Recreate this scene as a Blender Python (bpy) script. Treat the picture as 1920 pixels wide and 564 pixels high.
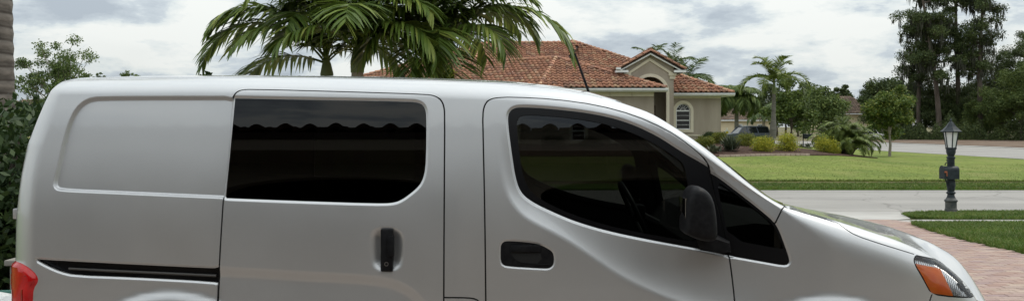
import bpy, bmesh, math, random
import numpy as np
from mathutils import Vector, Matrix
from mathutils.geometry import delaunay_2d_cdt

for o_ in list(bpy.data.objects):
    bpy.data.objects.remove(o_, do_unlink=True)
SC = bpy.context.scene
COL = SC.collection
R = math.radians

# ------------------------------------------------------------------ camera
cam = bpy.data.cameras.new('camera')
cam.sensor_fit = 'HORIZONTAL'; cam.sensor_width = 36.0
cam.lens = 36.0*1590/1920
cam.shift_y = -46.0/1920
cam.clip_start = 0.05; cam.clip_end = 3000
co = bpy.data.objects.new('camera', cam); COL.objects.link(co)
co.location = (0, -3.72, 1.59); co.rotation_euler = (R(90), 0, 0)
SC.camera = co

# ------------------------------------------------------------------ sky and sun
SUN_EL, SUN_AZ = R(58), R(62)          # azimuth from +Y (away from the camera) towards +X
wd = bpy.data.worlds.new('World'); SC.world = wd; wd.use_nodes = True
nt = wd.node_tree; N = nt.nodes; L = nt.links
for n in list(N): N.remove(n)
out = N.new('ShaderNodeOutputWorld'); bg = N.new('ShaderNodeBackground'); bg.inputs['Strength'].default_value = 0.10
L.new(bg.outputs[0], out.inputs[0])
sky = N.new('ShaderNodeTexSky'); sky.sky_type = 'NISHITA'; sky.sun_disc = False
sky.sun_elevation = SUN_EL; sky.sun_rotation = SUN_AZ; sky.air_density = 1.0; sky.dust_density = 2.0
tc = N.new('ShaderNodeTexCoord')
mp = N.new('ShaderNodeMapping'); mp.inputs['Scale'].default_value = (7.0, 7.0, 21.0); mp.inputs['Location'].default_value = (3.1, 0.35, 0.2)
L.new(tc.outputs['Generated'], mp.inputs[0])
n1 = N.new('ShaderNodeTexNoise'); n1.inputs['Scale'].default_value = 1.0; n1.inputs['Detail'].default_value = 7; n1.inputs['Roughness'].default_value = .6; n1.inputs['Distortion'].default_value = .1
L.new(mp.outputs[0], n1.inputs['Vector'])
n2 = N.new('ShaderNodeTexNoise'); n2.inputs['Scale'].default_value = .45; n2.inputs['Detail'].default_value = 4
L.new(mp.outputs[0], n2.inputs['Vector'])
r1 = N.new('ShaderNodeValToRGB')                     # grey bellies inside the white layer
e = r1.color_ramp.elements
e[0].position = .43; e[0].color = (8.6, 8.85, 8.6, 1)
e[1].position = .63; e[1].color = (4.4, 5.0, 5.6, 1)
m_ = r1.color_ramp.elements.new(.505); m_.color = (7.2, 7.75, 7.8, 1)
m_ = r1.color_ramp.elements.new(.54); m_.color = (5.8, 6.45, 6.9, 1)
L.new(n1.outputs['Fac'], r1.inputs[0])
r2 = N.new('ShaderNodeValToRGB')                     # how closed the layer is
r2.color_ramp.elements[0].position = .22; r2.color_ramp.elements[0].color = (.78, .78, .78, 1)
r2.color_ramp.elements[1].position = .5; r2.color_ramp.elements[1].color = (.97, .97, .97, 1)
L.new(n2.outputs['Fac'], r2.inputs[0])
mx = N.new('ShaderNodeMix'); mx.data_type = 'RGBA'
L.new(r2.outputs[0], mx.inputs[0]); L.new(sky.outputs[0], mx.inputs[6]); L.new(r1.outputs[0], mx.inputs[7])
sp = N.new('ShaderNodeSeparateXYZ'); L.new(tc.outputs['Generated'], sp.inputs[0])
g1 = N.new('ShaderNodeMath'); g1.operation = 'MULTIPLY_ADD'; g1.use_clamp = False; g1.inputs[1].default_value = 1.3; g1.inputs[2].default_value = .93
cl = N.new('ShaderNodeClamp'); L.new(sp.outputs[2], cl.inputs[0]); L.new(cl.outputs[0], g1.inputs[0])
vm = N.new('ShaderNodeVectorMath'); vm.operation = 'SCALE'      # an overcast layer is brighter overhead than at the horizon
L.new(mx.outputs[2], vm.inputs[0]); L.new(g1.outputs[0], vm.inputs['Scale']); L.new(vm.outputs[0], bg.inputs[0])
sl = bpy.data.lights.new('sun', 'SUN'); sl.energy = 1.5; sl.angle = R(12); sl.color = (1, .94, .84)
so = bpy.data.objects.new('sun', sl); COL.objects.link(so)
sd = Vector((math.sin(SUN_AZ)*math.cos(SUN_EL), math.cos(SUN_AZ)*math.cos(SUN_EL), math.sin(SUN_EL)))
so.rotation_euler = (-sd).to_track_quat('-Z', 'Y').to_euler(); so.location = sd*60
SC.render.engine = 'CYCLES'
SC.view_settings.view_transform = 'Standard'; SC.view_settings.look = 'None'
SC.view_settings.gamma = 1; SC.view_settings.use_curve_mapping = False; SC.view_settings.exposure = 0.0
SC.cycles.max_bounces = 8; SC.cycles.transparent_max_bounces = 24
# ------------------------------------------------------------------ helpers: materials
MATS = {}
def new_mat(name):
    m = bpy.data.materials.new(name); m.use_nodes = True
    nt = m.node_tree
    for n in list(nt.nodes): nt.nodes.remove(n)
    o = nt.nodes.new('ShaderNodeOutputMaterial'); MATS[name] = m
    return m, nt, o
def ramp(nt, fac, stops):
    r = nt.nodes.new('ShaderNodeValToRGB'); e = r.color_ramp.elements
    e[0].position, e[0].color = stops[0][0], (*stops[0][1], 1)
    e[1].position, e[1].color = stops[-1][0], (*stops[-1][1], 1)
    for p, c in stops[1:-1]:
        x = e.new(p); x.color = (*c, 1)
    nt.links.new(fac, r.inputs[0]); return r.outputs[0]
def noise(nt, scale, detail=5, rough=.55, vec=None, stretch=None):
    n = nt.nodes.new('ShaderNodeTexNoise'); n.inputs['Scale'].default_value = scale
    n.inputs['Detail'].default_value = detail; n.inputs['Roughness'].default_value = rough
    if vec is None:
        vec = nt.nodes.new('ShaderNodeNewGeometry').outputs['Position']
    if stretch:
        mp = nt.nodes.new('ShaderNodeMapping'); mp.inputs['Scale'].default_value = stretch
        nt.links.new(vec, mp.inputs[0]); vec = mp.outputs[0]
    nt.links.new(vec, n.inputs['Vector']); return n.outputs['Fac']
def rnd(nt):
    g = nt.nodes.new('ShaderNodeNewGeometry'); i = nt.nodes.new('ShaderNodeObjectInfo')
    a = nt.nodes.new('ShaderNodeMath'); a.operation = 'ADD'
    b = nt.nodes.new('ShaderNodeMath'); b.operation = 'FRACT'
    nt.links.new(g.outputs['Random Per Island'], a.inputs[0]); nt.links.new(i.outputs['Random'], a.inputs[1])
    nt.links.new(a.outputs[0], b.inputs[0]); return b.outputs[0]
def mixc(nt, fac, a, b, mode='MIX'):
    m = nt.nodes.new('ShaderNodeMix'); m.data_type = 'RGBA'; m.blend_type = mode
    for s, v in ((0, fac), (6, a), (7, b)):
        if hasattr(v, 'is_linked') or hasattr(v, 'links'): nt.links.new(v, m.inputs[s])
        elif s == 0: m.inputs[0].default_value = v
        else: m.inputs[s].default_value = (*v, 1)
    return m.outputs[2]
def principled(nt, o, rough=.6, metal=0., spec=.5, coat=0.):
    p = nt.nodes.new('ShaderNodeBsdfPrincipled'); p.inputs['Roughness'].default_value = rough
    p.inputs['Metallic'].default_value = metal; p.inputs['Specular IOR Level'].default_value = spec
    p.inputs['Coat Weight'].default_value = coat; p.inputs['Coat Roughness'].default_value = .03
    nt.links.new(p.outputs[0], o.inputs[0]); return p
def bump(nt, p, h, strength, dist=.02):
    b = nt.nodes.new('ShaderNodeBump'); b.inputs['Strength'].default_value = strength; b.inputs['Distance'].default_value = dist
    nt.links.new(h, b.inputs['Height']); nt.links.new(b.outputs[0], p.inputs['Normal'])
def pm(name, col, rough=.6, metal=0., spec=.5, coat=0., col2=None, nscale=4, nrange=(.35, .65), bmp=0., bscale=60, bdist=.01, stretch=None):
    m, nt, o = new_mat(name); p = principled(nt, o, rough, metal, spec, coat)
    p.inputs['Base Color'].default_value = (*col, 1)
    if col2:
        nt.links.new(ramp(nt, noise(nt, nscale, stretch=stretch), [(nrange[0], col), (nrange[1], col2)]), p.inputs['Base Color'])
    if bmp: bump(nt, p, noise(nt, bscale), bmp, bdist)
    return m
def pm_random(name, stops, rough=.7, spec=.4, nscale=8, namount=.35, dark=(.5, .5, .5), bmp=0., bscale=60, bdist=.01):
    """colour drawn per loose piece, with a little mottling"""
    m, nt, o = new_mat(name); p = principled(nt, o, rough, 0, spec)
    c = ramp(nt, rnd(nt), stops)
    f = ramp(nt, noise(nt, nscale), [(.35, dark), (.65, (1, 1, 1))])
    nt.links.new(mixc(nt, namount, c, f, 'MULTIPLY'), p.inputs['Base Color'])
    if bmp: bump(nt, p, noise(nt, bscale), bmp, bdist)
    return m
def foliage(name, stops, trans=.25, rough=.55, nscale=.6, spec=.3, tcol=None):
    m, nt, o = new_mat(name); p = principled(nt, o, rough, 0, spec)
    c = ramp(nt, rnd(nt), stops)
    f = ramp(nt, noise(nt, nscale, 3), [(.35, (.62, .66, .6)), (.68, (1.15, 1.12, 1.0))])
    c = mixc(nt, .8, c, f, 'MULTIPLY')
    nt.links.new(c, p.inputs['Base Color'])
    t = nt.nodes.new('ShaderNodeBsdfTranslucent'); nt.links.new(c, t.inputs[0])
    x = nt.nodes.new('ShaderNodeMixShader'); x.inputs[0].default_value = trans
    nt.links.new(p.outputs[0], x.inputs[1]); nt.links.new(t.outputs[0], x.inputs[2]); nt.links.new(x.outputs[0], o.inputs[0])
    return m
def glass(name, tint, refl=(1, 1, 1), ior=1.5, rough=.01):
    m, nt, o = new_mat(name)
    t = nt.nodes.new('ShaderNodeBsdfTransparent'); t.inputs[0].default_value = (*tint, 1)
    g = nt.nodes.new('ShaderNodeBsdfGlossy'); g.inputs[0].default_value = (*refl, 1); g.inputs['Roughness'].default_value = rough
    f = nt.nodes.new('ShaderNodeFresnel'); f.inputs[0].default_value = ior
    x = nt.nodes.new('ShaderNodeMixShader')
    nt.links.new(f.outputs[0], x.inputs[0]); nt.links.new(t.outputs[0], x.inputs[1]); nt.links.new(g.outputs[0], x.inputs[2]); nt.links.new(x.outputs[0], o.inputs[0])
    return m

# ------------------------------------------------------------------ helpers: objects
WLOC = {}
def tag(o, label=None, cat=None, group=None, kind=None):
    if label: o['label'] = label
    if cat: o['category'] = cat
    if group: o['group'] = group
    if kind: o['kind'] = kind
    return o
def empty(name, loc, label=None, cat=None, group=None):
    o = bpy.data.objects.new(name, None); COL.objects.link(o); o.location = loc; o.empty_display_size = .2
    WLOC[o.name] = np.array(loc, float); return tag(o, label, cat, group)
def mesh_obj(name, V, Fc, mat, parent=None, smooth=False, at=None, normals=None):
    V = np.asarray(V, float).reshape(-1, 3)
    base = WLOC[parent.name] if parent is not None else (np.array(at, float) if at is not None else np.zeros(3))
    me = bpy.data.meshes.new(name)
    if isinstance(Fc, np.ndarray):
        k = Fc.shape[1]; n = len(Fc)
        me.vertices.add(len(V)); me.vertices.foreach_set('co', (V-base).astype(np.float32).ravel())
        me.loops.add(n*k); me.loops.foreach_set('vertex_index', Fc.astype(np.int32).ravel())
        me.polygons.add(n); me.polygons.foreach_set('loop_start', (np.arange(n)*k).astype(np.int32))
        me.polygons.foreach_set('loop_total', np.full(n, k, np.int32))
        me.update(calc_edges=True)
    else:
        me.from_pydata((V-base).tolist(), [], [list(f) for f in Fc]); me.update()
    if smooth: me.polygons.foreach_set('use_smooth', np.ones(len(me.polygons), bool))
    if normals is not None: me.normals_split_custom_set_from_vertices(np.asarray(normals, float).tolist())
    me.materials.append(MATS[mat] if isinstance(mat, str) else mat)
    o = bpy.data.objects.new(name, me); COL.objects.link(o)
    if parent is not None: o.parent = parent
    elif at is not None: o.location = at
    WLOC[o.name] = base
    return o
def copy_tree(o, parent=None):
    c = o.copy(); COL.objects.link(c)
    if parent is not None: c.parent = parent
    for ch in list(o.children): copy_tree(ch, c)
    return c

class MB:
    def __init__(s): s.v = []; s.f = []
    def add(s, V, Fc):
        n = len(s.v); s.v += [tuple(map(float, p)) for p in V]; s.f += [tuple(i+n for i in f) for f in Fc]; return s
    def box(s, c, d, rz=0., bev=0., R3=None):
        x, y, z = [q/2 for q in d]; b = min(bev, x*.9, y*.9, z*.9)
        if b <= 0:
            P = [(i*x, j*y, k*z) for k in (-1, 1) for j in (-1, 1) for i in (-1, 1)]
            Fc = [(0, 2, 3, 1), (4, 5, 7, 6), (0, 1, 5, 4), (2, 6, 7, 3), (0, 4, 6, 2), (1, 3, 7, 5)]
        else:
            bm = bmesh.new(); bmesh.ops.create_cube(bm, size=1.0)
            for w in bm.verts: w.co = Vector((w.co.x*2*x, w.co.y*2*y, w.co.z*2*z))
            bmesh.ops.bevel(bm, geom=list(bm.edges), offset=b, segments=2, affect='EDGES', profile=.6)
            bm.verts.index_update(); P = [tuple(w.co) for w in bm.verts]; Fc = [tuple(w.index for w in q.verts) for q in bm.faces]; bm.free()
        M = R3 if R3 is not None else Matrix.Rotation(rz, 3, 'Z')
        return s.add([Vector(c)+M @ Vector(p) for p in P], Fc)
    def tube(s, pts, rad, n=8, cap=True):
        pts = [Vector(p) for p in pts]
        if not hasattr(rad, '__len__'): rad = [rad]*len(pts)
        V = []; Fc = []; prev = None
        for i, p in enumerate(pts):
            d = (pts[min(i+1, len(pts)-1)]-pts[max(i-1, 0)]).normalized()
            a = d.cross(Vector((0, 0, 1)) if abs(d.z) < .9 else Vector((0, 1, 0))).normalized()
            if prev is not None:
                a = (prev-d*prev.dot(d)).normalized()
            prev = a; b = d.cross(a)
            for k in range(n):
                w = 2*math.pi*k/n; V.append(p+(a*math.cos(w)+b*math.sin(w))*rad[i])
        for i in range(len(pts)-1):
            for k in range(n):
                q = (k+1) % n; Fc.append((i*n+k, i*n+q, (i+1)*n+q, (i+1)*n+k))
        if cap: Fc += [tuple(range(n-1, -1, -1)), tuple((len(pts)-1)*n+k for k in range(n))]
        return s.add(V, Fc)
    def lathe(s, prof, c=(0, 0, 0), n=16, cap=True, rot=0., sx=1., sy=1.):
        V = []; Fc = []
        for r, z in prof:
            for k in range(n):
                w = 2*math.pi*k/n+rot; V.append((c[0]+r*math.cos(w)*sx, c[1]+r*math.sin(w)*sy, c[2]+z))
        for i in range(len(prof)-1):
            for k in range(n):
                q = (k+1) % n; Fc.append((i*n+k, i*n+q, (i+1)*n+q, (i+1)*n+k))
        if cap: Fc += [tuple(range(n-1, -1, -1)), tuple((len(prof)-1)*n+k for k in range(n))]
        return s.add(V, Fc)
    def prism(s, poly, a, b, axis='y'):
        """2D polygon extruded from a to b along an axis; poly is (x,z), (y,z) or (x,y)"""
        f = {'y': lambda p, h: (p[0], h, p[1]), 'x': lambda p, h: (h, p[0], p[1]), 'z': lambda p, h: (p[0], p[1], h)}[axis]
        n = len(poly); V = [f(p, a) for p in poly]+[f(p, b) for p in poly]
        return s.add(V, [tuple(range(n)), tuple(range(2*n-1, n-1, -1))]+[(i, i+n, (i+1) % n+n, (i+1) % n) for i in range(n)])
    def build(s, name, mat, parent=None, smooth=False, at=None, fix=True):
        o = mesh_obj(name, s.v, s.f, mat, parent, False, at)
        if fix:
            bm = bmesh.new(); bm.from_mesh(o.data); bmesh.ops.recalc_face_normals(bm, faces=bm.faces)
            if smooth:
                for q in bm.faces: q.smooth = True
                for ed in bm.edges:
                    if len(ed.link_faces) == 2 and ed.calc_face_angle(0) > R(38): ed.smooth = False
            bm.to_mesh(o.data); bm.free()
        return o

def inside(poly, p):
    """even-odd test, vectorised; poly (n,2), p (m,2)"""
    poly = np.asarray(poly, float); r = np.zeros(len(p), bool); x, y = p[:, 0], p[:, 1]; n = len(poly)
    for i in range(n):
        x1, y1 = poly[i]; x2, y2 = poly[(i+1) % n]
        if y1 == y2: continue
        c = ((y1 > y) != (y2 > y)) & (x < (x2-x1)*(y-y1)/(y2-y1)+x1)
        r ^= c
    return r
def pdist(poly, p, closed=True):
    poly = np.asarray(poly, float); n = len(poly); d = np.full(len(p), 1e9)
    for i in range(n if closed else n-1):
        a = poly[i]; b = poly[(i+1) % n]; ab = b-a
        u = np.clip(((p-a) @ ab)/max(ab @ ab, 1e-12), 0, 1)
        q = p-(a+u[:, None]*ab); d = np.minimum(d, np.einsum('ij,ij->i', q, q))
    return np.sqrt(d)
def chaikin(p, k=2, closed=True):
    p = np.asarray(p, float)
    for _ in range(k):
        if closed: q = np.roll(p, -1, 0); p = np.stack([p*.75+q*.25, p*.25+q*.75], 1).reshape(-1, 2)
        else:
            q = np.stack([p[:-1]*.75+p[1:]*.25, p[:-1]*.25+p[1:]*.75], 1).reshape(-1, 2); p = np.concatenate([p[:1], q, p[-1:]])
    return p
def resample(p, step, closed=True):
    p = np.asarray(p, float)
    if closed: p = np.concatenate([p, p[:1]])
    s = np.concatenate([[0], np.cumsum(np.hypot(*np.diff(p, axis=0).T))]); n = max(3, int(s[-1]/step))
    u = np.linspace(0, s[-1], n+1); q = np.stack([np.interp(u, s, p[:, 0]), np.interp(u, s, p[:, 1])], 1)
    return q[:-1] if closed else q
def cdt(points, polys):
    """triangulate a point set with closed / open constraint polylines [(pts, closed)]"""
    vs = [Vector(p) for p in points]; es = []
    for p, c in polys:
        k = len(vs); vs += [Vector(q) for q in p]; n = len(p)
        es += [(k+i, k+(i+1) % n) for i in range(n if c else n-1)]
    r = delaunay_2d_cdt(vs, es, [], 0, 1e-6)
    return np.array([(v.x, v.y) for v in r[0]]), np.array([f for f in r[2] if len(f) == 3], int)
def sheet(mb, outer, holes, mapf, thick):
    """flat wall with holes: mapf(u, z, depth) -> xyz; front at depth 0, back at depth=thick"""
    V, T = cdt([], [(outer, True)]+[(h, True) for h in holes])
    c = V[T].mean(1); k = inside(outer, c)
    for h in holes: k &= ~inside(h, c)
    T = T[k]; n = len(V)
    P = [mapf(u, z, 0) for u, z in V]+[mapf(u, z, thick) for u, z in V]
    Fc = [tuple(t) for t in T]+[tuple(n+i for i in t[::-1]) for t in T]
    cnt = {}
    for t in T:
        for i in range(3):
            a, b = t[i], t[(i+1) % 3]; cnt.setdefault((min(a, b), max(a, b)), []).append((a, b))
    for q in cnt.values():
        if len(q) == 1: a, b = q[0]; Fc.append((b, a, a+n, b+n))
    return mb.add(P, Fc)
# ------------------------------------------------------------------ van surface
F, HY, CX, D, EYE = 1590.0, 236.0, 960.0, 3.72, 1.59     # photo focal (px), horizon row, centre column, metres to van side, eye height
W = 0.865                                                # half width of the van

def proj(P):
    d = P[..., 1] + D
    return np.stack([CX + F*P[..., 0]/d, HY - F*(P[..., 2]-EYE)/d], -1)

def unpx(px, py, Y):
    return (px-CX)*(Y+D)/F, EYE-(py-HY)*(Y+D)/F

def sstep(a, b, x):
    u = np.clip((x-a)/(b-a), 0, 1)
    return u*u*(3-2*u)

_zt = np.linspace(0, 2.2, 881)
_sl = 0.012 + 0.155*sstep(1.0, 1.5, _zt) + 0.05*sstep(1.5, 1.8, _zt) - 0.30*(1-sstep(0.35, 0.6, _zt))
_tb = np.concatenate([[0], np.cumsum((_sl[1:]+_sl[:-1])/2*np.diff(_zt))])
_tb = _tb - np.interp(0.95, _zt, _tb)
def tumble(z): return np.interp(z, _zt, _tb)

def smooth_table(xs, ys, step=0.01, sig=0.035):
    g = np.arange(xs[0]-0.3, xs[-1]+0.3, step)
    v = np.interp(g, xs, ys)
    k = np.exp(-0.5*(np.arange(-15, 16)*step/sig)**2); k /= k.sum()
    v = np.convolve(np.pad(v, 15, mode='edge'), k, 'valid')
    return g, v

# near roof / pillar / bonnet edge, read off the photo and put on the side of the body
_E = [(200,148,.17),(400,147,.17),(600,149,.17),(800,154,.17),(950,160,.165),(1050,170,.16),(1110,180,.155),(1170,198,.145),
      (1220,215,.135),(1260,239,.125),(1300,265,.115),(1350,299,.10),(1400,332,.085),(1440,359,.07),(1475,381,.06),(1510,394,.06),
      (1560,411,.06),(1620,431,.065),(1680,452,.075),(1730,473,.095),(1775,496,.12),(1810,524,.15),(1835,556,.18),(1850,600,.21)]
_ex, _ez = [], []
for a, b, c in _E:
    X_, Z_ = unpx(a, b, c); _ex.append(X_); _ez.append(Z_)
_ex += [2.45, 2.62]; _ez += [0.60, 0.50]
_eg, _ev = smooth_table(np.array(_ex), np.array(_ez), sig=0.03)
def fE(t): return np.interp(t, _eg, _ev)

# rear outline
_R = [(30,600,.11),(29,520,.11),(29,470,.11),(32,400,.12),(39,330,.13),(51,270,.15),(69,228,.17),(87,196,.2),(106,171,.24),(126,155,.28),(152,148,.3),(190,145,.34),(230,144,.36)]
_rx, _rz = [], []
for a, b, c in _R:
    X_, Z_ = unpx(a, b, c); _rx.append(X_); _rz.append(Z_)
_rz = np.array(_rz); _rx = np.array(_rx)
_o = np.argsort(_rz); _rz, _rx = _rz[_o], _rx[_o]
XR = float(_rx.min())
def fR(z): return np.interp(z, _rz, _rx) - XR

XN = 2.60
def inset(t):
    r = 0.15
    u = np.clip((t-XR)/r, 0, 1)
    rear = r*(1-np.sqrt(np.clip(1-(1-u)**2, 0, 1)))
    v = np.clip((t-1.15)/(XN-1.15), 0, 1)
    front = W*(1-np.sqrt(np.clip(1-v**3.2, 0, 1)))
    return rear + front
def fr(t):   # height of the shoulder rounding
    return 0.075 - 0.030*sstep(0.3, 0.7, t) + 0.10*sstep(1.15, 1.5, t)
def frB(t):
    return 0.13 - 0.06*sstep(0.2, 0.6, t) + 0.03*sstep(1.2, 1.5, t)
def fC(t):   # crown of roof, windscreen, bonnet, nose
    return np.interp(t, [-2.3,-1.9,0,.3,.6,1.0,1.25,1.6,2.0,2.2,2.4,2.6], [.02,.03,.035,.035,.045,.045,.01,.03,.12,.17,.20,.22])

_zc = smooth_table(np.array([1.3,1.485,1.67,1.845,2.02,2.134,2.25,2.365,2.42,2.466,2.51,2.56,2.62]), np.array([1.212,1.172,1.129,1.097,1.059,1.025,.979,.915,.855,.785,.70,.6,.5]), sig=.02)
def fK(t): return sstep(1.6, 2.15, t)

def section(t):
    t = np.asarray(t, float)
    zE, r, i = fE(t), fr(t), inset(t)
    yE = tumble(zE)+i
    rb = np.minimum(frB(t), .6*np.maximum(W-yE, 0))
    zA = zE-r; yA = tumble(zA)+i
    yB = yE+rb
    c = fC(t)
    w = sstep(1.25, 1.5, t)
    c = c*(1-w)+w*np.maximum(np.interp(t, _zc[0], _zc[1])-zE-.012, -.05)
    zB = zE+np.clip(2*c*(1-fK(t))/np.maximum(W-yB, .05), 0, .3)*rb
    return zE, zA, yA, yE, yB, zB, c, r+rb, i
def smax(t):
    zE, zA, yA, yE, yB, zB, c, L, i = section(t)
    return zA+L+np.maximum(W-yB, 0)
def P0(t, s):
    t = np.asarray(t, float); s = np.asarray(s, float)
    zE, zA, yA, yE, yB, zB, c, L, i = section(t)
    y = tumble(s)+i; z = s.copy()
    a = np.clip((s-zA)/L, 0, 1)
    ya = (1-a)**2*yA+2*a*(1-a)*yE+a*a*yB
    za = (1-a)**2*zA+2*a*(1-a)*zE+a*a*zB
    m = s > zA
    y = np.where(m, ya, y); z = np.where(m, za, z)
    m = s > zA+L
    yt = np.minimum(W, yB+(s-zA-L))
    v = (yt-yB)/np.maximum(W-yB, 1e-4)
    y = np.where(m, yt, y); z = np.where(m, zB+c*((1-fK(t))*(1-(1-v)**2)+fK(t)*v*v*(3-2*v)), z)
    g = np.clip(1-(t-XR)/0.75, 0, 1)**2
    x = t+g*fR(z)
    return np.stack([x, y, z], -1)
def to_ts(pts):
    """photo pixels -> (t, s) on the near side of the van body"""
    pts = np.asarray(pts, float)
    t = (pts[:, 0]-CX)*(D+.05)/F; s = EYE-(pts[:, 1]-HY)*(D+.05)/F
    t = np.maximum(t, XR+.02)
    for k in range(60):
        e = 1e-4
        q = proj(P0(t, s)); r0 = q-pts
        qt = (proj(P0(t+e, s))-q)/e; qs = (proj(P0(t, s+e))-q)/e
        det = qt[:, 0]*qs[:, 1]-qt[:, 1]*qs[:, 0]
        det = np.where(abs(det) < 2e3, 2e3*np.sign(det+1e-9), det)
        dt = -(r0[:, 0]*qs[:, 1]-r0[:, 1]*qs[:, 0])/det
        ds = -(qt[:, 0]*r0[:, 1]-qt[:, 1]*r0[:, 0])/det
        t = np.clip(t+np.clip(dt, -.05, .05)*.7, XR+.001, XN-.01)
        s = np.minimum(s+np.clip(ds, -.05, .05)*.7, smax(t)-.001)
    return np.stack([t, s], -1)
# ------------------------------------------------------------------ ground, roads, driveway
CAMY = -D
def Y_(d): return d+CAMY                       # distance from the camera -> world Y
def at_px(px, d): return (px-CX)*d/F
_gd = np.array([-400, 9.0, 20.0, 30.5, 36, 42, 46, 49, 60, 75, 2000.])
_gh = np.array([0, 0, -.5, -.5, -.32, .08, .52, .72, .74, .5, -.3])
_gl = np.array([0, 0, -.5, -.5, -.5, -.5, -.5, -.5, -.5, -.5, -.5])
def ground_z(X, d):
    X = np.asarray(X, float); d = np.asarray(d, float)
    w = (1-sstep(12, 24, X))*(1-sstep(62, 92, d))*(sstep(-60, -32, X))
    return np.interp(d, _gd, _gl)*(1-w)+np.interp(d, _gd, _gh)*w
def grid_obj(name, xs, ds, dz, mat, mask=None, kind='structure'):
    Xg, Dg = np.meshgrid(xs, ds); Z = ground_z(Xg, Dg)+dz
    V = np.stack([Xg, Dg+CAMY, Z], -1).reshape(-1, 3); nx = len(xs)
    i, j = np.meshgrid(np.arange(len(xs)-1), np.arange(len(ds)-1)); i = i.ravel(); j = j.ravel()
    Q = np.stack([j*nx+i, j*nx+i+1, (j+1)*nx+i+1, (j+1)*nx+i], 1)
    return tag(mesh_obj(name, V, Q, mat, None, True), kind=kind)
def poly_sheet(name, poly, dz, mat, step=1.5, kind='structure', thick=.06, parent=None):
    """ground polygon (X, d) laid over the terrain with a short skirt"""
    poly = resample(poly, step)
    lo, hi = poly.min(0), poly.max(0)
    gx, gy = np.meshgrid(np.arange(lo[0], hi[0], step), np.concatenate([np.arange(lo[1], hi[1], step), _gd[(_gd > lo[1]) & (_gd < hi[1])]]))
    g = np.stack([gx.ravel(), gy.ravel()], 1); g = g[inside(poly, g)]; g = g[pdist(poly, g) > step*.3]
    V, T = cdt(g, [(poly, True)]); c = V[T].mean(1); T = T[inside(poly, c)]
    a = np.cross(V[T[:, 1]]-V[T[:, 0]], V[T[:, 2]]-V[T[:, 0]]); T = np.where((a < 0)[:, None], T[:, ::-1], T)
    P = np.stack([V[:, 0], V[:, 1]+CAMY, ground_z(V[:, 0], V[:, 1])+dz], 1); n = len(P)
    e = np.concatenate([T[:, [0, 1]], T[:, [1, 2]], T[:, [2, 0]]]); kk = np.sort(e, 1) @ [n, 1]
    _, ix, cn = np.unique(kk, return_index=True, return_counts=True); e = e[ix[cn == 1]]
    P2 = np.concatenate([P, P-[0, 0, thick]])
    Fq = [tuple(t) for t in T]+[(b, a_, a_+n, b+n) for a_, b in e]
    o = mesh_obj(name, P2, Fq, mat, parent)
    if kind: tag(o, kind=kind)
    return o

def lawn_mat(name, a, b, c, scale=1.4, bmp=.6):
    m, nt, o = new_mat(name); p = principled(nt, o, .9, 0, .2)
    big = ramp(nt, noise(nt, .22, 6, .65), [(.38, a), (.60, b)])
    fine = ramp(nt, noise(nt, 5, 9, .78), [(.34, (.55, .57, .5)), (.66, (1.3, 1.28, 1.2))])
    dry = ramp(nt, noise(nt, scale, 5, .6), [(.5, (0, 0, 0)), (.72, (1, 1, 1))])
    k = mixc(nt, 1.0, big, fine, 'MULTIPLY')
    mm = nt.nodes.new('ShaderNodeMath'); mm.operation = 'MULTIPLY'; mm.inputs[1].default_value = .6; nt.links.new(dry, mm.inputs[0])
    nt.links.new(mixc(nt, mm.outputs[0], k, c), p.inputs['Base Color'])
    bump(nt, p, noise(nt, 30, 6, .75), bmp, .05); return m
lawn_mat('lawn_grass', (.118, .166, .030), (.178, .218, .046), (.24, .222, .080), .55)
lawn_mat('verge_grass', (.085, .150, .026), (.112, .180, .034), (.17, .17, .06))
lawn_mat('thatch', (.11, .095, .045), (.15, .12, .06), (.09, .11, .04), bmp=.8)
lawn_mat('field', (.10, .115, .05), (.16, .13, .08), (.20, .15, .10), .3)
pm('bare_soil', (.12, .085, .063), .95, 0, .1, col2=(.20, .15, .115), nscale=.5, bmp=.5, bscale=6, bdist=.05)
pm('mulch', (.035, .021, .016), .95, 0, .15, col2=(.10, .060, .045), nscale=9, bmp=.9, bscale=14, bdist=.06)
pm('pale_concrete', (.33, .315, .295), .85, col2=(.41, .395, .37), nscale=.8, bmp=.3, bscale=60)
def street_mat():
    m, nt, o = new_mat('street_asphalt'); p = principled(nt, o, .82, 0, .35)
    a = ramp(nt, noise(nt, .35, 6, .6), [(.32, (.265, .252, .236)), (.68, (.325, .31, .29))])
    s = ramp(nt, noise(nt, 260, 3, .8), [(.3, (.80, .80, .80)), (.7, (1.12, 1.12, 1.12))])
    t = ramp(nt, noise(nt, 1.0, 5, .6, stretch=(.06, 1.3, 1)), [(.4, (.86, .86, .86)), (.62, (1.07, 1.07, 1.06))])
    v = nt.nodes.new('ShaderNodeTexVoronoi'); v.feature = 'DISTANCE_TO_EDGE'; v.inputs['Scale'].default_value = .33
    g = nt.nodes.new('ShaderNodeNewGeometry'); w = nt.nodes.new('ShaderNodeVectorMath'); w.operation = 'MULTIPLY_ADD'; w.inputs[1].default_value = (.9, .9, 0)
    nz = nt.nodes.new('ShaderNodeTexNoise'); nz.inputs['Scale'].default_value = .9; nz.inputs['Detail'].default_value = 5; nt.links.new(g.outputs['Position'], nz.inputs['Vector'])
    nt.links.new(nz.outputs['Color'], w.inputs[0]); nt.links.new(g.outputs['Position'], w.inputs[2]); nt.links.new(w.outputs[0], v.inputs['Vector'])
    ck = ramp(nt, v.outputs['Distance'], [(0, (.62, .61, .6)), (.012, (1, 1, 1))])
    nt.links.new(mixc(nt, .8, mixc(nt, 1, mixc(nt, 1, a, s, 'MULTIPLY'), t, 'MULTIPLY'), ck, 'MULTIPLY'), p.inputs['Base Color'])
    bump(nt, p, noise(nt, 160, 4), .35, .01); return m
street_mat()
pm('joint_sand', (.20, .165, .14), .95, col2=(.27, .225, .19), nscale=3, bmp=.3, bscale=80)
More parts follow.
